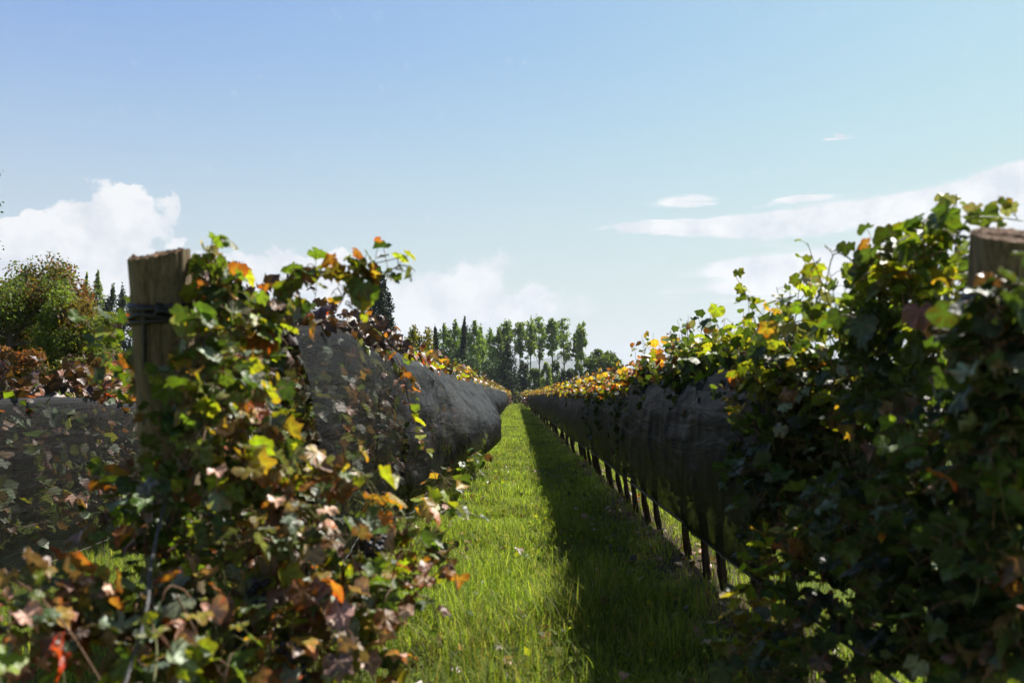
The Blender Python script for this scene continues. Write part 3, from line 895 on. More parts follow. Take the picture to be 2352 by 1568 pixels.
sm = lambda a, b, x: np.clip((x - a) / (b - a), 0, 1) ** 2 * (3 - 2 * np.clip((x - a) / (b - a), 0, 1))
bul = lambda Y: .66 * sm(6.5, 14.5, Y) * (1 - .8 * sm(16, 34, Y)) + .05 * np.sin(Y * 1.7) + .1 * sm(30, 36, Y) * np.sin(Y * .8) ** 2
net('left_thin', 'thin see-through black bird net over leaves of the left row, nearest stretch', LEFT_X, 4.1, 7.45, 1.86, .48, .40, .41, M_net_l, bulge_r=bul, seed=2, fold=.014)
net('left_thick', 'dense black bird net bulging from the left row towards the grass aisle', LEFT_X, 7.3, 92, 1.86, .44, .40, .40, M_net_d, bulge_r=bul, seed=5, fold=.045)
net('right', 'long shaded black bird net hung along the right row above bare trunks', RIGHT_X, 4.3, 92, 1.67, .47, .28, .34, M_net_r, bulge_l=lambda Y: .035 * np.sin(Y * .35), seed=9, fold=.018, )
net('back', 'pale-lit black net with a taut top band on the row seen past the left post', BACK_X, 5.2, 18, 1.47, .10, .36, .40, M_net_b, seed=14, fold=.012, hem=True)

# ------------------------------------------------------------------ posts, ties, wire, hose


def post(label, top, base, r, cut, seed, with_tie, rag=.004):
    """a round wooden end post leaning out of its row; cut = (slope across, slope towards the viewer)"""
    top, base = np.array(top), np.array(base)
    root = empty('end_post', base, label, 'post', 'wooden end posts')
    ax = top - base
    Lh = np.linalg.norm(ax)
    S, K = 96, 40
    rr = np.random.default_rng(seed)
    ang = np.arange(S) / S * 2 * np.pi
    groove = np.zeros(S)
    for a, w, dpt in zip(rr.uniform(0, 6.28, 16), rr.uniform(.02, .06, 16), rr.uniform(.002, .008, 16)):
        dd = np.abs((ang - a + np.pi) % (2 * np.pi) - np.pi)
        groove -= dpt * np.exp(-(dd / w) ** 2)
    t = np.linspace(-.02, 1, K)
    A, Tt = np.meshgrid(ang, t)
    nz = fbm(np.stack([np.cos(A) * 3, np.sin(A) * 3, Tt * 4], -1), 2, seed) * .004
    R = r * (1.06 - .06 * Tt) + groove[None] * (.5 + .5 * np.clip(Tt, 0, 1)) + nz
    c = base[None, None] + ax[None, None] * Tt[..., None]
    V = c + np.stack([np.cos(A) * R, np.sin(A) * R, 0 * R], -1)
    ragged = fbm(np.stack([np.cos(ang) * 9, np.sin(ang) * 9, ang * 0], -1), 3, seed) * rag
    V[-1, :, 2] += np.cos(ang) * r * cut[0] + np.sin(ang) * r * cut[1] + ragged
    V[-2, :, 2] += (np.cos(ang) * r * cut[0] + np.sin(ang) * r * cut[1]) * .6
    rim = V[-1].copy()
    # worn arris
    V = V.reshape(-1, 3) - base
    i, j = np.meshgrid(np.arange(K - 1), np.arange(S), indexing='ij')
    q = np.stack([i * S + j, i * S + (j + 1) % S, (i + 1) * S + (j + 1) % S, (i + 1) * S + j], -1).reshape(-1, 4)
    obj('shaft', mesh_np('shaft', V, [q]), M_post, root)
    ks = np.linspace(1, .04, 14)
    cen = rim.mean(0)
    rings = []
    for k in ks:
        p = cen + (rim - cen) * k
        p[:, 2] += (fbm(p * 55, 3, seed + 2) * rag * 1.6 + rr.normal(0, rag * .35, S)) * (0 if k == 1 else 1) + groove * .0
        rings.append(p)
    cv = np.concatenate(rings) - base
    i, j = np.meshgrid(np.arange(len(ks) - 1), np.arange(S), indexing='ij')
    q = np.stack([i * S + j, i * S + (j + 1) % S, (i + 1) * S + (j + 1) % S, (i + 1) * S + j], -1).reshape(-1, 4)
    obj('sawn_top', mesh_np('sawn_top', cv, [q, (13 * S + np.arange(S))[None]], smooth=False), M_end, root)
    # twine wrapped round below the top, its knot and tail
    parts = []
    axn = ax / Lh
    for k, (z0, tilt, ph) in enumerate(((.18, .10, .3), (.205, -.07, 1.), (.225, .05, 2.2), (.17, .13, .1), (.24, -.03, 4), (.215, .09, 5.2))):
        a = np.linspace(0, 2 * np.pi, 49)
        tt = 1 - z0 / Lh
        c = base + ax * tt
        rr_ = r + .007 + .003 * np.sin(a * 3 + k)
        pts = np.stack([c[0] + np.cos(a) * rr_, c[1] + np.sin(a) * rr_, c[2] + tilt * r * 2.2 * np.sin(a + ph)], 1)
        pts += axn * 0
        parts.append(tubes(pts[None], .0085, .0085, 6)[:2] + (None,))
    a0 = with_tie
    c = base + ax * (1 - .2 / Lh)
    kn = c + np.array([math.cos(a0) * (r + .012), math.sin(a0) * (r + .012), 0])
    for k in range(5):
        d = rr.normal(0, 1, 3)
        loop = [kn + rr.normal(0, .012, 3) for _ in range(5)]
        parts.append(tubes(smooth_path(loop, 16)[None], .006, .005, 6)[:2] + (None,))
    kn_side = kn + np.array([math.sin(-a0) * .0, 0, 0])
    tail = smooth_path([kn, kn + np.array([.03, -.012, -.012]), kn + np.array([.07, -.005, -.03]), kn + np.array([.115, .01, -.075])], 12)
    parts.append(tubes(tail[None], .006, .004, 6)[:2] + (None,))
    down = [c + np.array([math.cos(a0 - .5) * (r + .008), math.sin(a0 - .5) * (r + .008), 0]) - ax / Lh * s - np.array([s * .05, 0, 0]) for s in (0, .06, .12, .2)]
    parts.append(tubes(smooth_path(down, 12)[None], .008, .006, 6)[:2] + (None,))
    V, po, _ = merge(parts)
    obj('twine_tie', mesh_np('twine_tie', V - base, po), M_tie, root)
    return root


pt = P(366, 585, 3.0)
post('weathered round wooden post at left with ragged slanting sawn top and black twine', pt, (LEFT_X + .06, 3.42, 0), .1, (.17, .27), 3, -1.25, rag=.006)
pt = P(2320, 540, 2.38)
post('dark shaded wooden post cut off by the right edge, flat brown sawn top', pt, (RIGHT_X - .06, 2.86, 0), .1, (.0, .40), 8, -1.6, rag=.0025)


def guy(label, pts, r=.0026, n=3, turns=26):
    K = 160
    c = smooth_path(pts, K)
    T = nrm(np.gradient(c, axis=0))
    A = nrm(np.cross(T, [0.3, .9, .1]))
    B = np.cross(T, A)
    a = np.linspace(0, turns * 2 * np.pi, K)[:, None]
    parts = []
    for k in range(n):
        parts.append(tubes((c + r * 1.1 * (np.cos(a + k * 2.09) * A + np.sin(a + k * 2.09) * B))[None], r, r, 5)[:2] + (None,))
    V, po, _ = merge(parts)
    base = np.array(pts[-1])
    o = obj('guy_wire', mesh_np('guy_wire', V - base, po), M_steel, None, base)
    tag(o, label, 'guy wire')
    return o


guy('twisted grey steel guy wire slanting down from the left post through the leaves', [P(425, 1055, 2.95), P(385, 1140, 2.72), P(350, 1280, 2.42), P(290, 1560, 2.05), (-.93, 1.1, 0.02)])

hp = np.stack([np.full(60, RIGHT_X - .13), np.linspace(2.2, 60, 60) ** 1.0, .41 + .012 * np.sin(np.linspace(0, 40, 60))], 1)
V, po, _ = tubes(hp[None], .009, .009, 7)
o = obj('drip_hose', mesh_np('drip_hose', V - hp[0], po), M_hose, None, hp[0])
tag(o, 'thin black drip hose running along the trunks beneath the right net', 'hose')

# ------------------------------------------------------------------ ground and grass


def ground_mat():
    m, t, out = new_mat('grassy_soil')
    geo = t.n('ShaderNodeNewGeometry')
    sp = t.n('ShaderNodeSeparateXYZ', inputs={0: geo.outputs['Position']})
    n1 = t.n('ShaderNodeTexNoise', inputs={'Vector': geo.outputs['Position'], 'Scale': 1.6, 'Detail': 6.0, 'Roughness': .65})
    n2 = t.n('ShaderNodeTexNoise', inputs={'Vector': geo.outputs['Position'], 'Scale': 25., 'Detail': 4.0})
    g = t.ramp(n1.outputs[0], [(.3, (.060, .095, .014)), (.55, (.095, .135, .02)), (.75, (.15, .16, .035))])
    g = t.mix(.7, g, t.ramp(n2.outputs[0], [(.3, (.45, .45, .45)), (.7, (1.2, 1.2, 1.1))]), 'MULTIPLY')
    soil = t.ramp(n2.outputs[0], [(.3, (.035, .025, .017)), (.7, (.085, .062, .042))])
    # strip of bare soil under each row of vines
    fac = None
    for x0 in (LEFT_X, RIGHT_X, BACK_X):
        d = t.math('ABSOLUTE', t.math('SUBTRACT', sp.outputs[0], x0))
        d = t.math('MULTIPLY_ADD', t.math('SUBTRACT', n1.outputs[0], .5), .5, d)
        k = t.math('SUBTRACT', 1.0, t.math('DIVIDE', t.math('SUBTRACT', d, .25), .35), clamp=True)
        fac = k if fac is None else t.math('MAXIMUM', fac, k)
    near = t.math('LESS_THAN', sp.outputs[1], 160.0)
    fac = t.math('MULTIPLY', fac, near)
    col = t.mix(fac, g, soil)
    pr = t.n('ShaderNodeBsdfPrincipled', inputs={'Base Color': col, 'Roughness': .95, 'Specular IOR Level': .1})
    b = t.n('ShaderNodeBump', inputs={'Height': n2.outputs[0], 'Strength': .6, 'Distance': .03})
    t.link(b.outputs[0], pr.inputs['Normal'])
    t.link(pr.outputs[0], out.inputs[0])
    return m


gx = np.concatenate([[-2600, -300, -60], np.linspace(-12, 12, 49), [60, 300, 2600]])
gy = np.concatenate([[-60, -5], np.linspace(0, 60, 91), [100, 200, 600, 2000, 5600]])
GX, GY = np.meshgrid(gx, gy, indexing='ij')


def ground_z(x, y):
    near = (np.abs(x) < 12) & (y < 61) & (y > -1)
    z = .025 * vnoise(np.stack([x * .9, y * .6, 0 * x], -1), 5)
    berm = .05 * np.exp(-((x - RIGHT_X) / .35) ** 2) + .05 * np.exp(-((x - LEFT_X) / .35) ** 2)
    return np.where(near, z + berm - .03, -.03)


GZ = ground_z(GX, GY)
ny = len(gy)
i, j = np.meshgrid(np.arange(len(gx) - 1), np.arange(ny - 1), indexing='ij')
q = np.stack([i * ny + j, (i + 1) * ny + j, (i + 1) * ny + j + 1, i * ny + j + 1], -1).reshape(-1, 4)
g = obj('ground', mesh_np('ground', np.stack([GX, GY, GZ], -1).reshape(-1, 3), [q]), ground_mat())
g['kind'] = 'structure'


def blades(x0, x1, y0, y1, n, h, w, seg=3, dry=.13, bare=True):
    x = rng.uniform(x0, x1, n)
    y = y0 + (y1 - y0) * rng.random(n)
    pn = vnoise(np.stack([x * 1.7, y * 1.1, 0 * x], -1), 21)
    keep = rng.random(n) < np.clip(.72 + .5 * pn, .15, 1)
    if bare:
        for xr in (LEFT_X, RIGHT_X, BACK_X):
            keep &= rng.random(n) < np.clip((np.abs(x - xr) - .08) / .3, .3, 1)
    x, y, pn = x[keep], y[keep], pn[keep]
    n = len(x)
    z = ground_z(x, y)
    hh = h * rng.uniform(.4, 1.15, n) * (1 + .6 * vnoise(np.stack([x * 3.1, y * 2.6, 0 * x + 9], -1), 4))
    a = rng.uniform(0, 6.283, n)
    bend = rng.uniform(.08, 1.15, n) * hh
    d = np.stack([np.cos(a), np.sin(a), 0 * a], 1)
    s = np.stack([-np.sin(a), np.cos(a), 0 * a], 1)
    ww = w * rng.uniform(.5, 1.3, n)
    rows = []
    for k in range(seg + 1):
        t = k / seg
        c = np.stack([x, y, z], 1) + d * (bend * t * t)[:, None] + np.array([0, 0, 1.]) * (hh * t * (1 - .28 * t * (bend / (hh + 1e-6))))[:, None]
        wd = ww * (1 - t) ** .7
        if k < seg:
            rows += [c - s * wd[:, None] / 2, c + s * wd[:, None] / 2]
        else:
            rows += [c]
    V = np.stack(rows, 1)
    nv = V.shape[1]
    off = np.arange(n)[:, None] * nv
    quads = np.concatenate([off + np.array([[2 * k, 2 * k + 1, 2 * k + 3, 2 * k + 2]]) for k in range(seg - 1)])
    tri = off + np.array([[2 * (seg - 1), 2 * (seg - 1) + 1, nv - 1]])
    base = np.array([[.15, .205, .035], [.19, .245, .042], [.235, .275, .06], [.09, .145, .025]])[rng.integers(0, 4, n)]
    isdry = rng.random(n) < dry * (1 - pn)
    base = np.where(isdry[:, None], np.array([.24, .21, .09]), base) * rng.uniform(.7, 1.35, (n, 1))
    base = base * (1 + np.clip(pn, -1, 1) * .42)[:, None]
    c = np.repeat(base[:, None], nv, 1) * np.linspace(.85, 1.1, nv)[None, :, None]
    return V.reshape(-1, 3), [quads, tri], c.reshape(-1, 3)


gr = [
    blades(-1.75, 2.0, 3.3, 6.5, 30000, .16, .009),
    blades(-1.5, 2.0, 6.5, 12, 42000, .13, .0105),
    blades(-1.4, 2.2, 12, 25, 45000, .12, .012, 2),
    blades(-1.4, 2.2, 25, 60, 40000, .11, .022, 2),
    blades(-1.4, 2.2, 60, 150, 36000, .12, .05, 2),
    blades(-4.3, -1.6, 3.0, 9, 14000, .17, .009, 2),
    blades(-4.3, -1.6, 9, 18, 7000, .16, .014, 2),
    blades(1.9, 5.5, 3.0, 10, 26000, .13, .009, 2, dry=.12),
    blades(1.9, 6, 10, 30, 16000, .12, .016, 2, dry=.12),
    blades(-1.0, .9, 3.4, 7.5, 5200, .32, .0075, 4, dry=.22, bare=False),
]
o = obj('grass', mesh_np('grass', *merge(gr)), M_grass)
o['kind'] = 'stuff'
tag(o, 'bright green unmown grass with dry stalks along the aisle between the vine rows', 'grass')

# broad-leaved weeds scattered in the sward
n = 900
wx, wy = rng.uniform(-1.0, 1.3, n), 3.6 + 22 * rng.random(n) ** 1.6
wz = ground_z(wx, wy) + rng.uniform(.05, .15, n)
kd = kinds(n, {'lime': 3, 'green': 4, 'grey': 1})
wl = leaf_geo(np.stack([wx, wy, wz], 1), nrm(rng.normal(0, 1, (n, 3)) * [1, 1, .3] + [0, 0, .25]), nrm(rng.normal(0, .5, (n, 3)) + [0, 0, 1]), rng.uniform(.018, .045, n), kd, 2)
o = obj('weeds', mesh_np('weeds', *wl), M_grass)
o['kind'] = 'stuff'
tag(o, 'small broad-leaved weeds growing through the aisle grass', 'weeds')
n = 900
wx = np.concatenate([RIGHT_X + rng.normal(.1, .45, 350), LEFT_X + rng.normal(0, .5, 350), rng.uniform(-1, 1.2, 200)])
wy = 3 + 16 * rng.random(n) ** 1.5
fl = leaf_geo(np.stack([wx, wy, ground_z(wx, wy) + rng.uniform(.01, .07, n)], 1), nrm(rng.normal(0, 1, (n, 3)) * [1, 1, .2]), nrm(rng.normal(0, .3, (n, 3)) + [0, 0, 1]), rng.uniform(.03, .06, n), kinds(n, {'tan': 3, 'brown': 4, 'orange': 1, 'dead': 2}), 1)
o = obj('fallen_leaves', mesh_np('fallen_leaves', *fl), M_leaf)
o['kind'] = 'stuff'
tag(o, 'dry brown vine leaves fallen on the ground under the rows', 'fallen leaves')

# ------------------------------------------------------------------ trees


def crown_geo(clumps, size, n_per, colors, flat=.0, up=.3):
    """clumps: (center, radii, weight) -> leaf sprays spread through the crown volume"""
    parts = []
    for c, r, w in clumps:
        n = max(6, int(n_per * w))
        dv = nrm(rng.normal(0, 1, (n, 3)))
        rad = rng.random(n) ** .45 * rng.uniform(.8, 1.18, n)
        p = np.asarray(c) + dv * rad[:, None] * np.asarray(r)
        Z = nrm(dv * .5 + np.array([0, 0, up]) + rng.normal(0, .6, (n, 3)))
        Y = nrm(rng.normal(0, 1, (n, 3)) + np.array([0, 0, -.3]) + dv * .5)
        ci = np.asarray(colors)[rng.integers(0, len(colors))]
        cl = (ci[None] * .6 + np.asarray(colors)[rng.integers(0, len(colors), n)] * .4) * rng.uniform(.7, 1.3, (n, 1))
        s = size * rng.uniform(.55, 1.35, n)
        Z = nrm(Z)
        Y = nrm(Y - Z * (Y * Z).sum(1, keepdims=True))
        X = np.cross(Y, Z)
        k = np.array([[0, -.5, 0], [-.42, .1, .12], [0, .6, -.05], [.42, .1, .12]])
        V = p[:, None] + s[:, None, None] * (k[None, :, 0:1] * X[:, None] + k[None, :, 1:2] * Y[:, None] + k[None, :, 2:3] * Z[:, None])
        off = np.arange(n)[:, None] * 4
        F = np.concatenate([off + np.array([[0, 2, 1]]), off + np.array([[0, 3, 2]])])
        parts.append((V.reshape(-1, 3), [F], np.repeat(cl, 4, 0)))
    return merge(parts)


def tree(name, label, base, trunk_pts, r0, clumps, size, n_per, colors, mat=None, group=None, limbs=True, r1=None, bark=None):
    base = np.asarray(base, float)
    root = empty(name, base, label, 'tree' if name != 'shrub' else 'shrub', group)
    V, po, c = crown_geo(clumps, size, n_per, colors)
    obj('crown', mesh_np('crown', V, po, c), mat or M_tree, root)
    tp = smooth_path(trunk_pts, 12)
    parts = [tubes(tp[None], r0, r1 or r0 * .25, 7)[:2] + (None,)]
    if limbs:
        zmax = tp[-1, 2]
        for cc, r, w in clumps:
            cc = np.asarray(cc)
            zz = max(tp[0, 2] + .1, min(zmax, cc[2] - abs(r[2]) * .9))
            k = int(np.clip((zz - tp[0, 2]) / max(zmax - tp[0, 2], .1), 0, .98) * 11)
            a = tp[k]
            if np.linalg.norm(cc - a) < .05:
                continue
            m = (a + cc) / 2 + np.array([0, 0, -.1 * r[2]])
            rr = r0 * .32
            parts.append(tubes(np.stack([a, m, cc])[None], rr, rr * .25, 5)[:2] + (None,))
    V, po, _ = merge(parts)
    obj('trunk', mesh_np('trunk', V, po), bark or M_treebark, root)
    return root


def at_ground(u, d):
    p = P(u, 908, d)
    return np.array([p[0], d, 0])


def hz(v, d):
    return H - (v - 908) / 1960 * d


C_POP = [(0.158, 0.222, 0.059), (0.2, 0.264, 0.068), (0.126, 0.19, 0.059), (0.232, 0.274, 0.084)]
C_POPL = [(0.168, 0.242, 0.05), (0.213, 0.298, 0.056), (0.138, 0.199, 0.045)]
C_DARK = [(0.03, 0.047, 0.023), (0.04, 0.061, 0.03), (0.051, 0.072, 0.034)]
C_CON = [(0.038, 0.055, 0.03), (0.03, 0.046, 0.027), (0.051, 0.064, 0.034)]
C_PINE = [(0.097, 0.147, 0.047), (0.123, 0.173, 0.051), (0.077, 0.127, 0.043)]
C_YEL = [(.20, .17, .022), (.15, .15, .022), (.26, .17, .025), (.11, .13, .022)]
C_MID = [(0.097, 0.14, 0.043), (0.13, 0.173, 0.047), (0.076, 0.108, 0.039)]
C_RED = [(0.194, 0.046, 0.028), (0.155, 0.058, 0.028), (0.246, 0.058, 0.028), (0.13, 0.078, 0.028)]
C_GRN = [(0.086, 0.125, 0.038), (0.119, 0.163, 0.041), (0.069, 0.101, 0.034), (0.14, 0.172, 0.043), (0.16, 0.06, 0.025)]
C_LIME = [(0.199, 0.242, 0.038), (0.257, 0.285, 0.041), (0.151, 0.19, 0.038)]
C_ORG = [(0.254, 0.074, 0.033), (0.201, 0.053, 0.027), (0.268, 0.114, 0.038), (0.081, 0.081, 0.033), (0.06, 0.085, 0.03), (0.075, 0.09, 0.03)]

# tall poplars with bare lower trunks at the end of the rows
G_POP = 'tall bare-trunked poplars beyond the row ends'
tall = [(1164, 742, 26, 800), (1195, 745, 25, 812), (1217, 741, 22, 815), (1240, 732, 28, 822), (1268, 735, 30, 815), (1298, 736, 27, 825), (1321, 746, 17, 830), (1336, 753, 22, 822)]
sides = ['leftmost tall poplar of the airy group, joined to darker bushes at its foot', 'second tall poplar from the left in the airy bare-trunked group', 'slim poplar third from the left in the airy bare-trunked group',
         'tall poplar fourth from the left, airy crown with a forked top', 'widest tall poplar in the middle of the airy bare-trunked group', 'tall poplar third from the right in the airy bare-trunked group',
         'thin wispy poplar second from the right in the airy group', 'rightmost poplar of the airy group, next to the round willow-like tree']
for (u, v, w, vb), lab in zip(tall, sides):
    d = rng.uniform(195, 210)
    m = d / 1960
    top, bot, hw = hz(v, d), hz(vb, d), w * m * .85
    lean = rng.normal(0, .5)
    cl = []
    nlev = 10
    for k in range(nlev):
        t = k / (nlev - 1)
        zc = bot + (top - bot) * (.05 + .9 * t)
        rw = hw * (.62 if t < .2 else (.95 - .5 * max(0, t - .55))) * rng.uniform(.6, 1.1)
        for _ in range(4 if t < .85 else 3):
            a = rng.uniform(0, 6.3)
            cl.append(((lean * t + math.cos(a) * rw * rng.uniform(.2, 1.0), math.sin(a) * rw * rng.uniform(.2, 1), zc + rng.normal(0, .45)), (hw * rng.uniform(.2, .5), hw * rng.uniform(.2, .5), rng.uniform(.5, 1.3)), rng.uniform(.3, 1)))
    cl.append(((lean, 0, top - .4), (.3, .3, .9), .5))
    tree('poplar', lab, at_ground(u, d), [(0, 0, 0), (lean * .2, 0, top * .3), (lean * .6, 0, top * .7), (lean, 0, top - .6)], .24, cl, .5, 60, C_POP, group=G_POP)


def columnar(u, v, w, d, label, colors, group, size=None, mat=None, dens=110, vb=930):
    m = d / 1960
    top, hw = hz(v, d), w * m * .8
    cl = []
    nlev = max(9, int(top / 1.1))
    for k in range(nlev):
        t = (k + .5) / nlev
        rw = hw * min(1, .55 + t * 1.6) * (1 if t < .74 else max(.2, 1 - ((t - .74) / .26) ** 1.8))
        for q_ in range(3):
            a = rng.uniform(0, 6.3)
            cl.append(((math.cos(a) * rw * .5, math.sin(a) * rw * .5, top * t * .97 + .1 + rng.normal(0, .2)), (rw * rng.uniform(.4, .75), rw * rng.uniform(.4, .75), top / nlev * rng.uniform(.9, 1.7)), rng.uniform(.6, 1.2)))
    tree('poplar', label, at_ground(u, d), [(0, 0, 0), (0, 0, top * .5), (0, 0, top * .93)], .22, cl, size or d * .0024, dens, colors, mat=mat, group=group, limbs=False)


G_COLM = 'dense poplars left of the airy group'
columnar(1018, 748, 34, 170, 'leftmost dense columnar poplar behind the orange vine tops of the left row', C_POPL, G_COLM)
columnar(1045, 741, 36, 172, 'dense green poplar just left of the dark thin spire', C_POPL, G_COLM)
columnar(1067, 736, 13, 165, 'dark thin spire poplar standing between two broad green ones', C_DARK, G_COLM)
columnar(1088, 741, 34, 172, 'broad green poplar just right of the dark thin spire', C_POPL, G_COLM)
columnar(1103, 752, 22, 176, 'green poplar at the right end of the dense clump, before the sky gap', C_POPL, G_COLM)
columnar(1126, 756, 26, 185, 'green poplar right of the sky gap, before the airy bare-trunked group', C_POPL, G_COLM, dens=70)
columnar(1144, 760, 24, 185, 'darker poplar beside the airy bare-trunked group', C_MID, G_COLM, dens=70)
columnar(1167, 792, 34, 150, 'dark bushy conifer at the foot of the leftmost airy poplar', C_DARK, None, mat=M_conifer)
G_COLL = 'poplars seen left of the left post'
columnar(199, 629, 20, 130, 'slim pale poplar, leftmost of those between red tree and left post', C_POP, G_COLL)
columnar(223, 630, 30, 125, 'taller yellow-green poplar, second right of the red-topped tree', C_LIME, G_COLL)
columnar(258, 658, 30, 120, 'dark pointed poplar third right of the red-topped tree', C_DARK, G_COLL)
columnar(284, 668, 30, 118, 'dark rounded tree directly left of the left post', C_DARK, G_COLL)
columnar(312, 676, 34, 118, 'dark tree partly hidden behind the left post', C_DARK, G_COLL)


def conifer(u, v, w, d, label, colors, lev=22, size=None, n_per=60, name='conifer', soft=False):
    m = d / 1960
    top, hw = hz(v, d), w * m * .5
    cl = []
    for k in range(lev):
        t = k / (lev - 1)
        z = top * (.06 + .94 * t)
        r = hw * (1 - t) ** (.62 if not soft else .8) + .12
        nb = max(3, int(9 * (1 - t) + 3))
        for b in range(nb):
            a = b / nb * 6.28 + rng.uniform(0, .7)
            q_ = rng.uniform(.45, .95)
            cl.append(((math.cos(a) * r * q_, math.sin(a) * r * q_, z - r * .12 * q_ + rng.normal(0, .12)), (r * .34 + .12, r * .34 + .12, top / lev * rng.uniform(.7, 1.4)), rng.uniform(.6, 1.2)))
    tree(name, label, at_ground(u, d), [(0, 0, 0), (0, 0, top * .5), (0, 0, top * .96)], .25, cl, size or d * .0026, n_per, colors, mat=M_conifer, limbs=False)


conifer(872, 628, 112, 85, 'tall dark conical conifer rising behind the left row', C_CON, n_per=150)
conifer(1000, 764, 18, 110, 'small dark pointed conifer above the orange leaves of the left row', C_DARK, lev=14)


def rounded(name, label, u, v, w, d, vb, colors, size=None, n=26, n_per=110, mat=None, group=None, depth=1.0, trunk_r=.25, hollow=.55):
    """a broad crown of separate leafy masses around a forked trunk"""
    m = d / 1960
    top, bot, hw = hz(v, d), max(.2, hz(vb, d)), w * m * .5
    cz, rz = (top + bot) / 2, (top - bot) / 2
    cl = []
    for k in range(n):
        dv = nrm(rng.normal(0, 1, 3))
        q_ = rng.uniform(hollow, .86)
        c = np.array([dv[0] * hw * q_, dv[1] * hw * depth * q_, cz + dv[2] * rz * q_])
        rr = rng.uniform(.18, .34)
        cl.append((c, (hw * rr, hw * rr, rz * rr * 1.05), rng.uniform(.6, 1.3)))
    return tree(name, label, at_ground(u, d), [(0, 0, 0), (rng.normal(0, .1) * hw, 0, bot + rz * .5), (0, 0, cz + rz * .3)], trunk_r, cl, size or d * .0028, n_per, colors, mat=mat, group=group)


rounded('round_tree', 'round willow-like tree with dipping right side beyond the right row', 1382, 801, 104, 150, 880, C_MID + [(.075, .09, .035)], n=40, n_per=110)
rounded('round_tree', 'lower shoulder of foliage, small tree at the right of the round one', 1420, 822, 60, 150, 900, C_MID, n=24, n_per=100)
rounded('yellow_tree', 'yellow and orange autumn tree above the left row vines', 962, 728, 92, 62, 900, C_YEL, n=26, n_per=120, size=.17)
rounded('pine_tree', 'soft dark green pine mass left of the row ends', 1075, 795, 125, 166, 915, C_PINE, mat=M_conifer, n=44, n_per=150, size=.42)
rounded('pine_tree', 'lower dark green pine sloping down to the end of the aisle', 1130, 822, 115, 164, 915, C_PINE, mat=M_conifer, n=44, n_per=150, size=.42)
rounded('pine_tree', 'smallest dark green pine beside the far end of the grass aisle', 1168, 866, 62, 161, 915, C_PINE, mat=M_conifer, n=24, n_per=130, size=.38)
G_UND = 'bushes at the foot of the tall poplars'
for u, v, w, c, lab in ((1202, 822, 30, C_DARK, 'dark bush at the feet of the second airy poplar'), (1228, 838, 34, C_MID, 'mid green bush under the slim airy poplar'), (1254, 828, 30, C_POP, 'yellow-green bush among the bare poplar trunks'),
                        (1275, 818, 34, C_MID, 'green bush under the widest airy poplar'), (1300, 836, 36, C_DARK, 'dark bush under the third poplar from the right'), (1328, 826, 36, C_MID, 'green bush at the foot of the rightmost airy poplar'),
                        (1190, 862, 40, C_DARK, 'low dark bush right of the smallest pine'), (1240, 866, 60, C_DARK, 'low dark hedge bush in the middle of the poplar trunks'), (1300, 868, 70, C_DARK, 'low dark hedge bush towards the right of the poplar trunks'), (1362, 866, 70, C_MID, 'low green bush in front of the round tree'), (1425, 872, 70, C_DARK, 'low dark bush at the right end of the far trees')):
    rounded('shrub', lab, u, v, w, rng.uniform(168, 185), 915, c, n=22, n_per=70, size=.42, group=G_UND, trunk_r=.12)

# the broad trees behind the rows at far left
rounded('red_tree', 'broad tree with dark red autumn crown at the left edge', 105, 590, 320, 31, 930, C_RED + C_GRN[:2], n=56, n_per=420, size=.10, depth=.7, trunk_r=.2)
rounded('green_tree', 'olive green leafy tree in front of the red crown at left edge', 25, 625, 345, 25, 930, C_GRN, n=60, n_per=560, size=.085, depth=.7, trunk_r=.16)
rounded('green_tree', 'light green feathery tree leaning right of the red crown', 175, 672, 225, 24, 930, C_GRN + C_LIME, n=44, n_per=460, size=.085, depth=.8, trunk_r=.12)
rounded('green_tree', 'rounded green tree with yellow tips nearest to the left post', 240, 730, 90, 25, 930, C_GRN + C_LIME, n=22, n_per=420, size=.08, depth=.9, trunk_r=.1)
rounded('red_shrub', 'orange-red shrub low on the left edge behind the dead vine tops', 30, 790, 190, 21, 930, C_ORG, n=26, n_per=260, size=.075, trunk_r=.06, hollow=.4)
rounded('red_shrub', 'orange-red shrub below the light green feathery tree', 190, 800, 150, 21, 930, C_ORG + C_GRN, n=24, n_per=260, size=.075, trunk_r=.06, hollow=.4)
# sparse twigs of a tall tree reaching in from outside the frame
cl = [((-.05 + rng.normal(.12, .2), rng.normal(0, .5), hz(v, 14) + rng.normal(0, .06)), (.16, .2, .12), 1) for v in (438, 450, 465, 475, 520, 560, 572, 585, 560)]
cl += [((x, rng.normal(0, .3), hz(v, 14)), (.10, .2, .05), .6) for x, v in ((.16, 560), (.18, 572), (.1, 585), (.0, 520), (-.02, 440), (-.03, 465))]
cl += [((-.6 + rng.normal(0, .5), rng.normal(0, .6), hz(v, 14)), (.4, .4, .35), 2) for v in (380, 420, 470, 520, 560, 600)]
tree('tall_tree', 'tall dark tree whose sparse leafy twigs reach in at the left edge', at_ground(-52, 14), [(-1.2, 0, 0), (-1.1, 0, 2), (-.9, 0, 4), (-.7, 0, 5.5)], .12, cl, .055, 45, C_DARK)

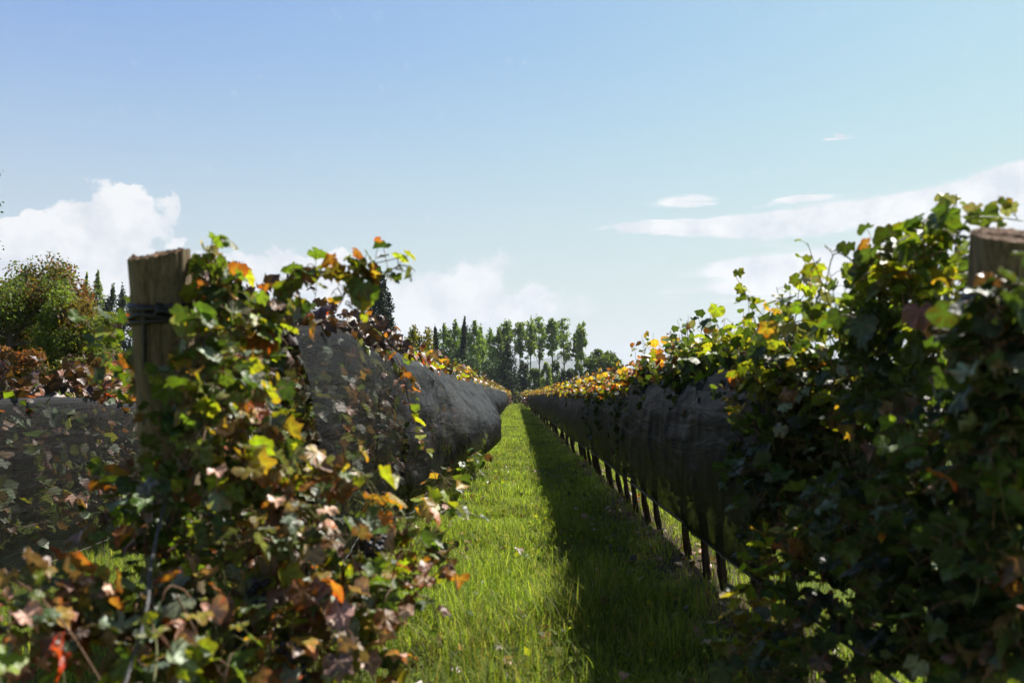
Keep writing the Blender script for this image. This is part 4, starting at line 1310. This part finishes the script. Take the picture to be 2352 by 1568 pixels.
# distant end rows, too many and too small to count
parts = []
for x in (LEFT_X, RIGHT_X, LEFT_X - 2.9, RIGHT_X + 2.9):
    n = 5200
    yy = rng.uniform(92, 150, n)
    p = np.stack([x + rng.normal(0, .25, n), yy, rng.uniform(.35, 2.0, n) + rng.normal(0, .08, n)], 1)
    kd = np.where(p[:, 2] > 1.5, kinds(n, MIX_ORANGE), kinds(n, MIX_DEAD))
    parts.append(leaf_geo(p, rng.normal(0, 1, (n, 3)), rng.normal(0, 1, (n, 3)) + [0, 0, .5], rng.uniform(.1, .2, n), kd, 2))
n = 9000
p = np.stack([rng.uniform(-22, 30, n), 156 + rng.normal(0, .5, n), rng.uniform(.1, 2.1, n)], 1)
parts.append(leaf_geo(p, rng.normal(0, 1, (n, 3)), rng.normal(0, 1, (n, 3)) + [0, 0, .5], rng.uniform(.15, .3, n), kinds(n, {'green': 3, 'lime': 2, 'dark': 3, 'orange': 1}), 2))
o = obj('distant_vine_rows', mesh_np('distant_vine_rows', *merge(parts)), M_leaf)
o['kind'] = 'stuff'
tag(o, 'distant vine rows merging at the far end of the aisle', 'vines')

# ------------------------------------------------------------------ hills


def hills():
    D = 5000.
    us = np.linspace(900, 1700, 220)
    pk = np.array([(900, 905), (1020, 880), (1120, 850), (1160, 832), (1186, 818), (1210, 828), (1235, 822), (1262, 818), (1283, 810), (1305, 822), (1329, 815), (1350, 824), (1375, 834), (1400, 846), (1440, 866), (1500, 890), (1700, 905)])
    v = np.interp(us, pk[:, 0], pk[:, 1])
    top = hz(v, D)
    x = (us - 1185) / 1960 * D
    prof = np.linspace(-1, 1, 41)
    X, Q = np.meshgrid(x, prof, indexing='ij')
    Yy = D + Q * 900
    hgt = top[:, None] * (1 - np.abs(Q) ** 1.3)
    nz = fbm(np.stack([X / 160, Yy / 160, 0 * X], -1), 4, 3)
    Z = hgt + nz * 14 * (1 - np.abs(Q)) * np.clip(np.abs(Q) * 4, .25, 1) - 6
    nq = len(prof)
    i, j = np.meshgrid(np.arange(len(x) - 1), np.arange(nq - 1), indexing='ij')
    q = np.stack([i * nq + j, (i + 1) * nq + j, (i + 1) * nq + j + 1, i * nq + j + 1], -1).reshape(-1, 4)
    m = simple_mat('hill_scrub', (.10, .11, .07), .95, .05, ((.01, .01, .01), 5., (.05, .065, .04)))
    o = obj('hills', mesh_np('hills', np.stack([X, Yy, Z], -1).reshape(-1, 3), [q]), m)
    o['kind'] = 'structure'


hills()

# the air that turns the hills blue
HAZE = True
if HAZE:
    bm = bmesh.new()
    bmesh.ops.create_cube(bm, size=1.0)
    me = bpy.data.meshes.new('haze')
    for v in bm.verts:
        v.co = ((v.co.x) * 5400, v.co.y * 5800 + 2700, (v.co.z + .5) * 300 - 1.1)
    bm.to_mesh(me)
    bm.free()
    m, t, out = new_mat('haze_air')
    pv = t.n('ShaderNodeVolumePrincipled', inputs={'Color': (.80, .87, 1., 1), 'Density': .00013, 'Anisotropy': .2})
    t.link(pv.outputs[0], out.inputs['Volume'])
    o = obj('haze', me, m)
    o['kind'] = 'stuff'

# ------------------------------------------------------------------ sky and sun


def world():
    w = bpy.data.worlds.new('World')
    scene.world = w
    w.use_nodes = True
    w.node_tree.nodes.clear()
    t = NT(w.node_tree)
    out = t.n('ShaderNodeOutputWorld')
    STR = .052
    sky = t.n('ShaderNodeTexSky', sky_type='NISHITA', sun_disc=False, sun_elevation=SUN_EL, sun_rotation=SUN_AZ, altitude=300, air_density=1.0, dust_density=.7, ozone_density=1.0)
    tc = t.n('ShaderNodeTexCoord')
    nrmz = t.n('ShaderNodeVectorMath', operation='NORMALIZE', inputs={0: tc.outputs['Generated']})
    sp = t.n('ShaderNodeSeparateXYZ', inputs={0: nrmz.outputs[0]})
    az = t.math('ARCTAN2', sp.outputs[0], sp.outputs[1])
    el = t.math('ARCSINE', sp.outputs[2])

    def ae(u, v):
        x, z = (u - 1185) / 1960, (908 - v) / 1960
        return math.atan(x), math.atan(z * math.cos(math.atan(x)))

    vec = t.n('ShaderNodeCombineXYZ', inputs={0: az, 1: el, 2: 0.0})
    wz = t.n('ShaderNodeTexNoise', inputs={'Vector': vec.outputs[0], 'Scale': 13., 'Detail': 8.0, 'Roughness': .6})
    ws = t.n('ShaderNodeSeparateColor', inputs={0: wz.outputs['Color']})
    az0, el0 = az, el
    az = t.math('MULTIPLY_ADD', t.math('SUBTRACT', ws.outputs[0], .5), .085, az0)
    el = t.math('MULTIPLY_ADD', t.math('SUBTRACT', ws.outputs[1], .5), .085, el0)

    def metab(lst):
        """soft union of elliptical masses"""
        acc = None
        for (u, v, ru, rv, rot) in lst:
            a, e = ae(u, v)
            da = t.math('SUBTRACT', az, a)
            de = t.math('SUBTRACT', el, e)
            c, s = math.cos(rot), math.sin(rot)
            x = t.math('MULTIPLY_ADD', da, c * 1960 / ru, t.math('MULTIPLY', de, s * 1960 / ru))
            z = t.math('MULTIPLY_ADD', da, -s * 1960 / rv, t.math('MULTIPLY', de, c * 1960 / rv))
            d = t.math('ADD', t.math('MULTIPLY', x, x), t.math('MULTIPLY', z, z))
            k = t.math('EXPONENT', t.math('MULTIPLY', d, -1.0))
            acc = k if acc is None else t.math('ADD', acc, k)
        return acc

    def smooth(x, a, b, top):
        return t.n('ShaderNodeMapRange', interpolation_type='SMOOTHSTEP', inputs={0: x, 1: a, 2: b, 3: 0., 4: top}).outputs[0]

    fine = t.n('ShaderNodeTexNoise', inputs={'Vector': vec.outputs[0], 'Scale': 42., 'Detail': 8.0, 'Roughness': .62})
    fz = t.math('MULTIPLY', t.math('SUBTRACT', fine.outputs[0], .5), 1.3)
    cum = metab([(50, 545, 110, 40, 0), (190, 510, 75, 45, .3), (285, 450, 50, 42, .3), (300, 500, 60, 35, 0), (395, 455, 26, 20, .4), (40, 640, 190, 60, 0), (270, 585, 110, 32, .1), (160, 680, 240, 70, 0), (392, 535, 16, 10, 0),
                 (745, 595, 95, 36, .1), (690, 660, 190, 70, 0), (440, 605, 30, 20, 0), (560, 660, 90, 50, .2)])
    a1 = smooth(t.math('ADD', cum, fz), .36, .60, 1.0)
    mid = metab([(1010, 665, 110, 40, .15), (1090, 640, 70, 24, .3), (1120, 715, 170, 35, 0), (1235, 668, 40, 14, .2), (960, 730, 220, 50, 0)])
    a2 = smooth(t.math('ADD', mid, fz), .12, .75, .92)
    # thin streaks on the right, drawn out along the wind
    mp = t.n('ShaderNodeMapping', inputs={'Vector': vec.outputs[0], 'Rotation': (0, 0, -.12), 'Scale': (10, 60, 1)})
    n3 = t.n('ShaderNodeTexNoise', inputs={'Vector': mp.outputs[0], 'Scale': 1.0, 'Detail': 8.0, 'Roughness': .6, 'Distortion': .6})
    az = t.math('MULTIPLY_ADD', t.math('SUBTRACT', ws.outputs[0], .5), .10, az0)
    el = t.math('MULTIPLY_ADD', t.math('SUBTRACT', n3.outputs[0], .5), .035, el0)
    st = metab([(1480, 522, 90, 13, 0), (1620, 522, 110, 17, .03), (1800, 510, 160, 27, .12), (2010, 485, 190, 26, .16), (2220, 455, 170, 30, .2), (2380, 400, 140, 26, .3), (2330, 440, 120, 40, .1), (1580, 457, 62, 10, 0), (1840, 457, 80, 9, .06), (1920, 320, 36, 6, .06),
                (1740, 610, 130, 17, .03), (1950, 600, 200, 34, .05), (1770, 662, 170, 14, 0), (2150, 560, 200, 22, .1), (2330, 530, 200, 30, .1), (2000, 652, 280, 30, 0)])
    a3 = smooth(t.math('ADD', st, t.math('MULTIPLY', t.math('SUBTRACT', n3.outputs[0], .5), 1.1)), .22, .72, .97)
    front = t.math('GREATER_THAN', sp.outputs[1], 0.0)
    # the rest of the sky, outside the frame, carries a few clouds too
    sc = t.n('ShaderNodeSeparateColor', inputs={0: sky.outputs[0]})
    chan = []
    for i, (tint, kk, gain) in enumerate(((.95, 1.2, 1.66), (1.09, .5, 1.55), (1.16, 10., 9.0))):
        x = t.math('MULTIPLY', sc.outputs[i], tint * STR * 2)
        x = t.math('DIVIDE', t.math('MULTIPLY', x, gain), t.math('MULTIPLY_ADD', x, kk, 1.0))
        chan.append(t.math('MULTIPLY', x, .5 / STR))
    cc = t.n('ShaderNodeCombineColor', inputs={0: chan[0], 1: chan[1], 2: chan[2]})
    # deeper blue overhead and away from the sun
    up_ = t.n('ShaderNodeMapRange', interpolation_type='SMOOTHSTEP', inputs={0: el0, 1: math.radians(27), 2: math.radians(48), 3: 0., 4: 1.}).outputs[0]
    bk_ = t.n('ShaderNodeMapRange', interpolation_type='SMOOTHSTEP', inputs={0: sp.outputs[1], 1: .45, 2: -.3, 3: 0., 4: 1.}).outputs[0]
    raw = t.mix(1.0, sky.outputs[0], (.7, .8, .85), 'MULTIPLY')
    ccx = t.mix(t.math('MAXIMUM', up_, bk_), cc.outputs[0], raw)
    # milky air low over the horizon
    hz_ = t.n('ShaderNodeMapRange', interpolation_type='SMOOTHSTEP', inputs={0: el0, 1: math.radians(-2), 2: math.radians(25), 3: .95, 4: 0.}).outputs[0]
    base = t.mix(hz_, ccx, tuple(c * .5 / STR for c in (.68, .70, .71)))
    # cloud whites with soft grey undersides
    n4 = t.n('ShaderNodeTexNoise', inputs={'Vector': vec.outputs[0], 'Scale': 20., 'Detail': 7.0, 'Roughness': .6})
    k = .5 / STR
    wht = t.ramp(n4.outputs[0], [(.36, (.70, .75, .82)), (.58, (.93, .94, .95))])
    wht = t.n('ShaderNodeVectorMath', operation='SCALE', inputs={0: wht, 'Scale': k * 1.0}).outputs[0]
    c = t.mix(t.math('MULTIPLY', a2, front), base, wht)
    c = t.mix(t.math('MULTIPLY', a3, front), c, wht)
    c = t.mix(t.math('MULTIPLY', a1, front), c, wht)
    bg = t.n('ShaderNodeBackground', inputs={'Color': c, 'Strength': STR})
    t.link(bg.outputs[0], out.inputs[0])


world()
sl = bpy.data.lights.new('sun', 'SUN')
sl.energy = 5.0
sl.angle = math.radians(.53)
sl.color = (1.0, .95, .86)
so = bpy.data.objects.new('sun', sl)
COL.objects.link(so)
so.rotation_euler = Vector([-c for c in SUN]).to_track_quat('-Z', 'Y').to_euler()

# ------------------------------------------------------------------ camera
cd = bpy.data.cameras.new('camera')
cd.sensor_width = 36
cd.lens = 30
cd.shift_y = 124 / 2352
cd.shift_x = -9 / 2352
cd.clip_end = 12000
cd.clip_start = .05
cd.dof.use_dof = True
cd.dof.focus_distance = 20
cd.dof.aperture_fstop = 30 / 11.5
co = bpy.data.objects.new('camera', cd)
COL.objects.link(co)
co.location = (0, 0, H)
co.rotation_euler = (math.radians(90), 0, 0)
scene.camera = co

scene.view_settings.view_transform = 'Standard'
scene.view_settings.look = 'None'
scene.view_settings.exposure = 1.0
scene.view_settings.gamma = 1
cy = scene.cycles
cy.use_denoising = True
cy.use_adaptive_sampling = True
cy.adaptive_threshold = .02
cy.max_bounces = 6
cy.diffuse_bounces = 2
cy.glossy_bounces = 2
cy.transmission_bounces = 4
cy.transparent_max_bounces = 20
cy.volume_bounces = 0
cy.caustics_reflective = False
cy.caustics_refractive = False
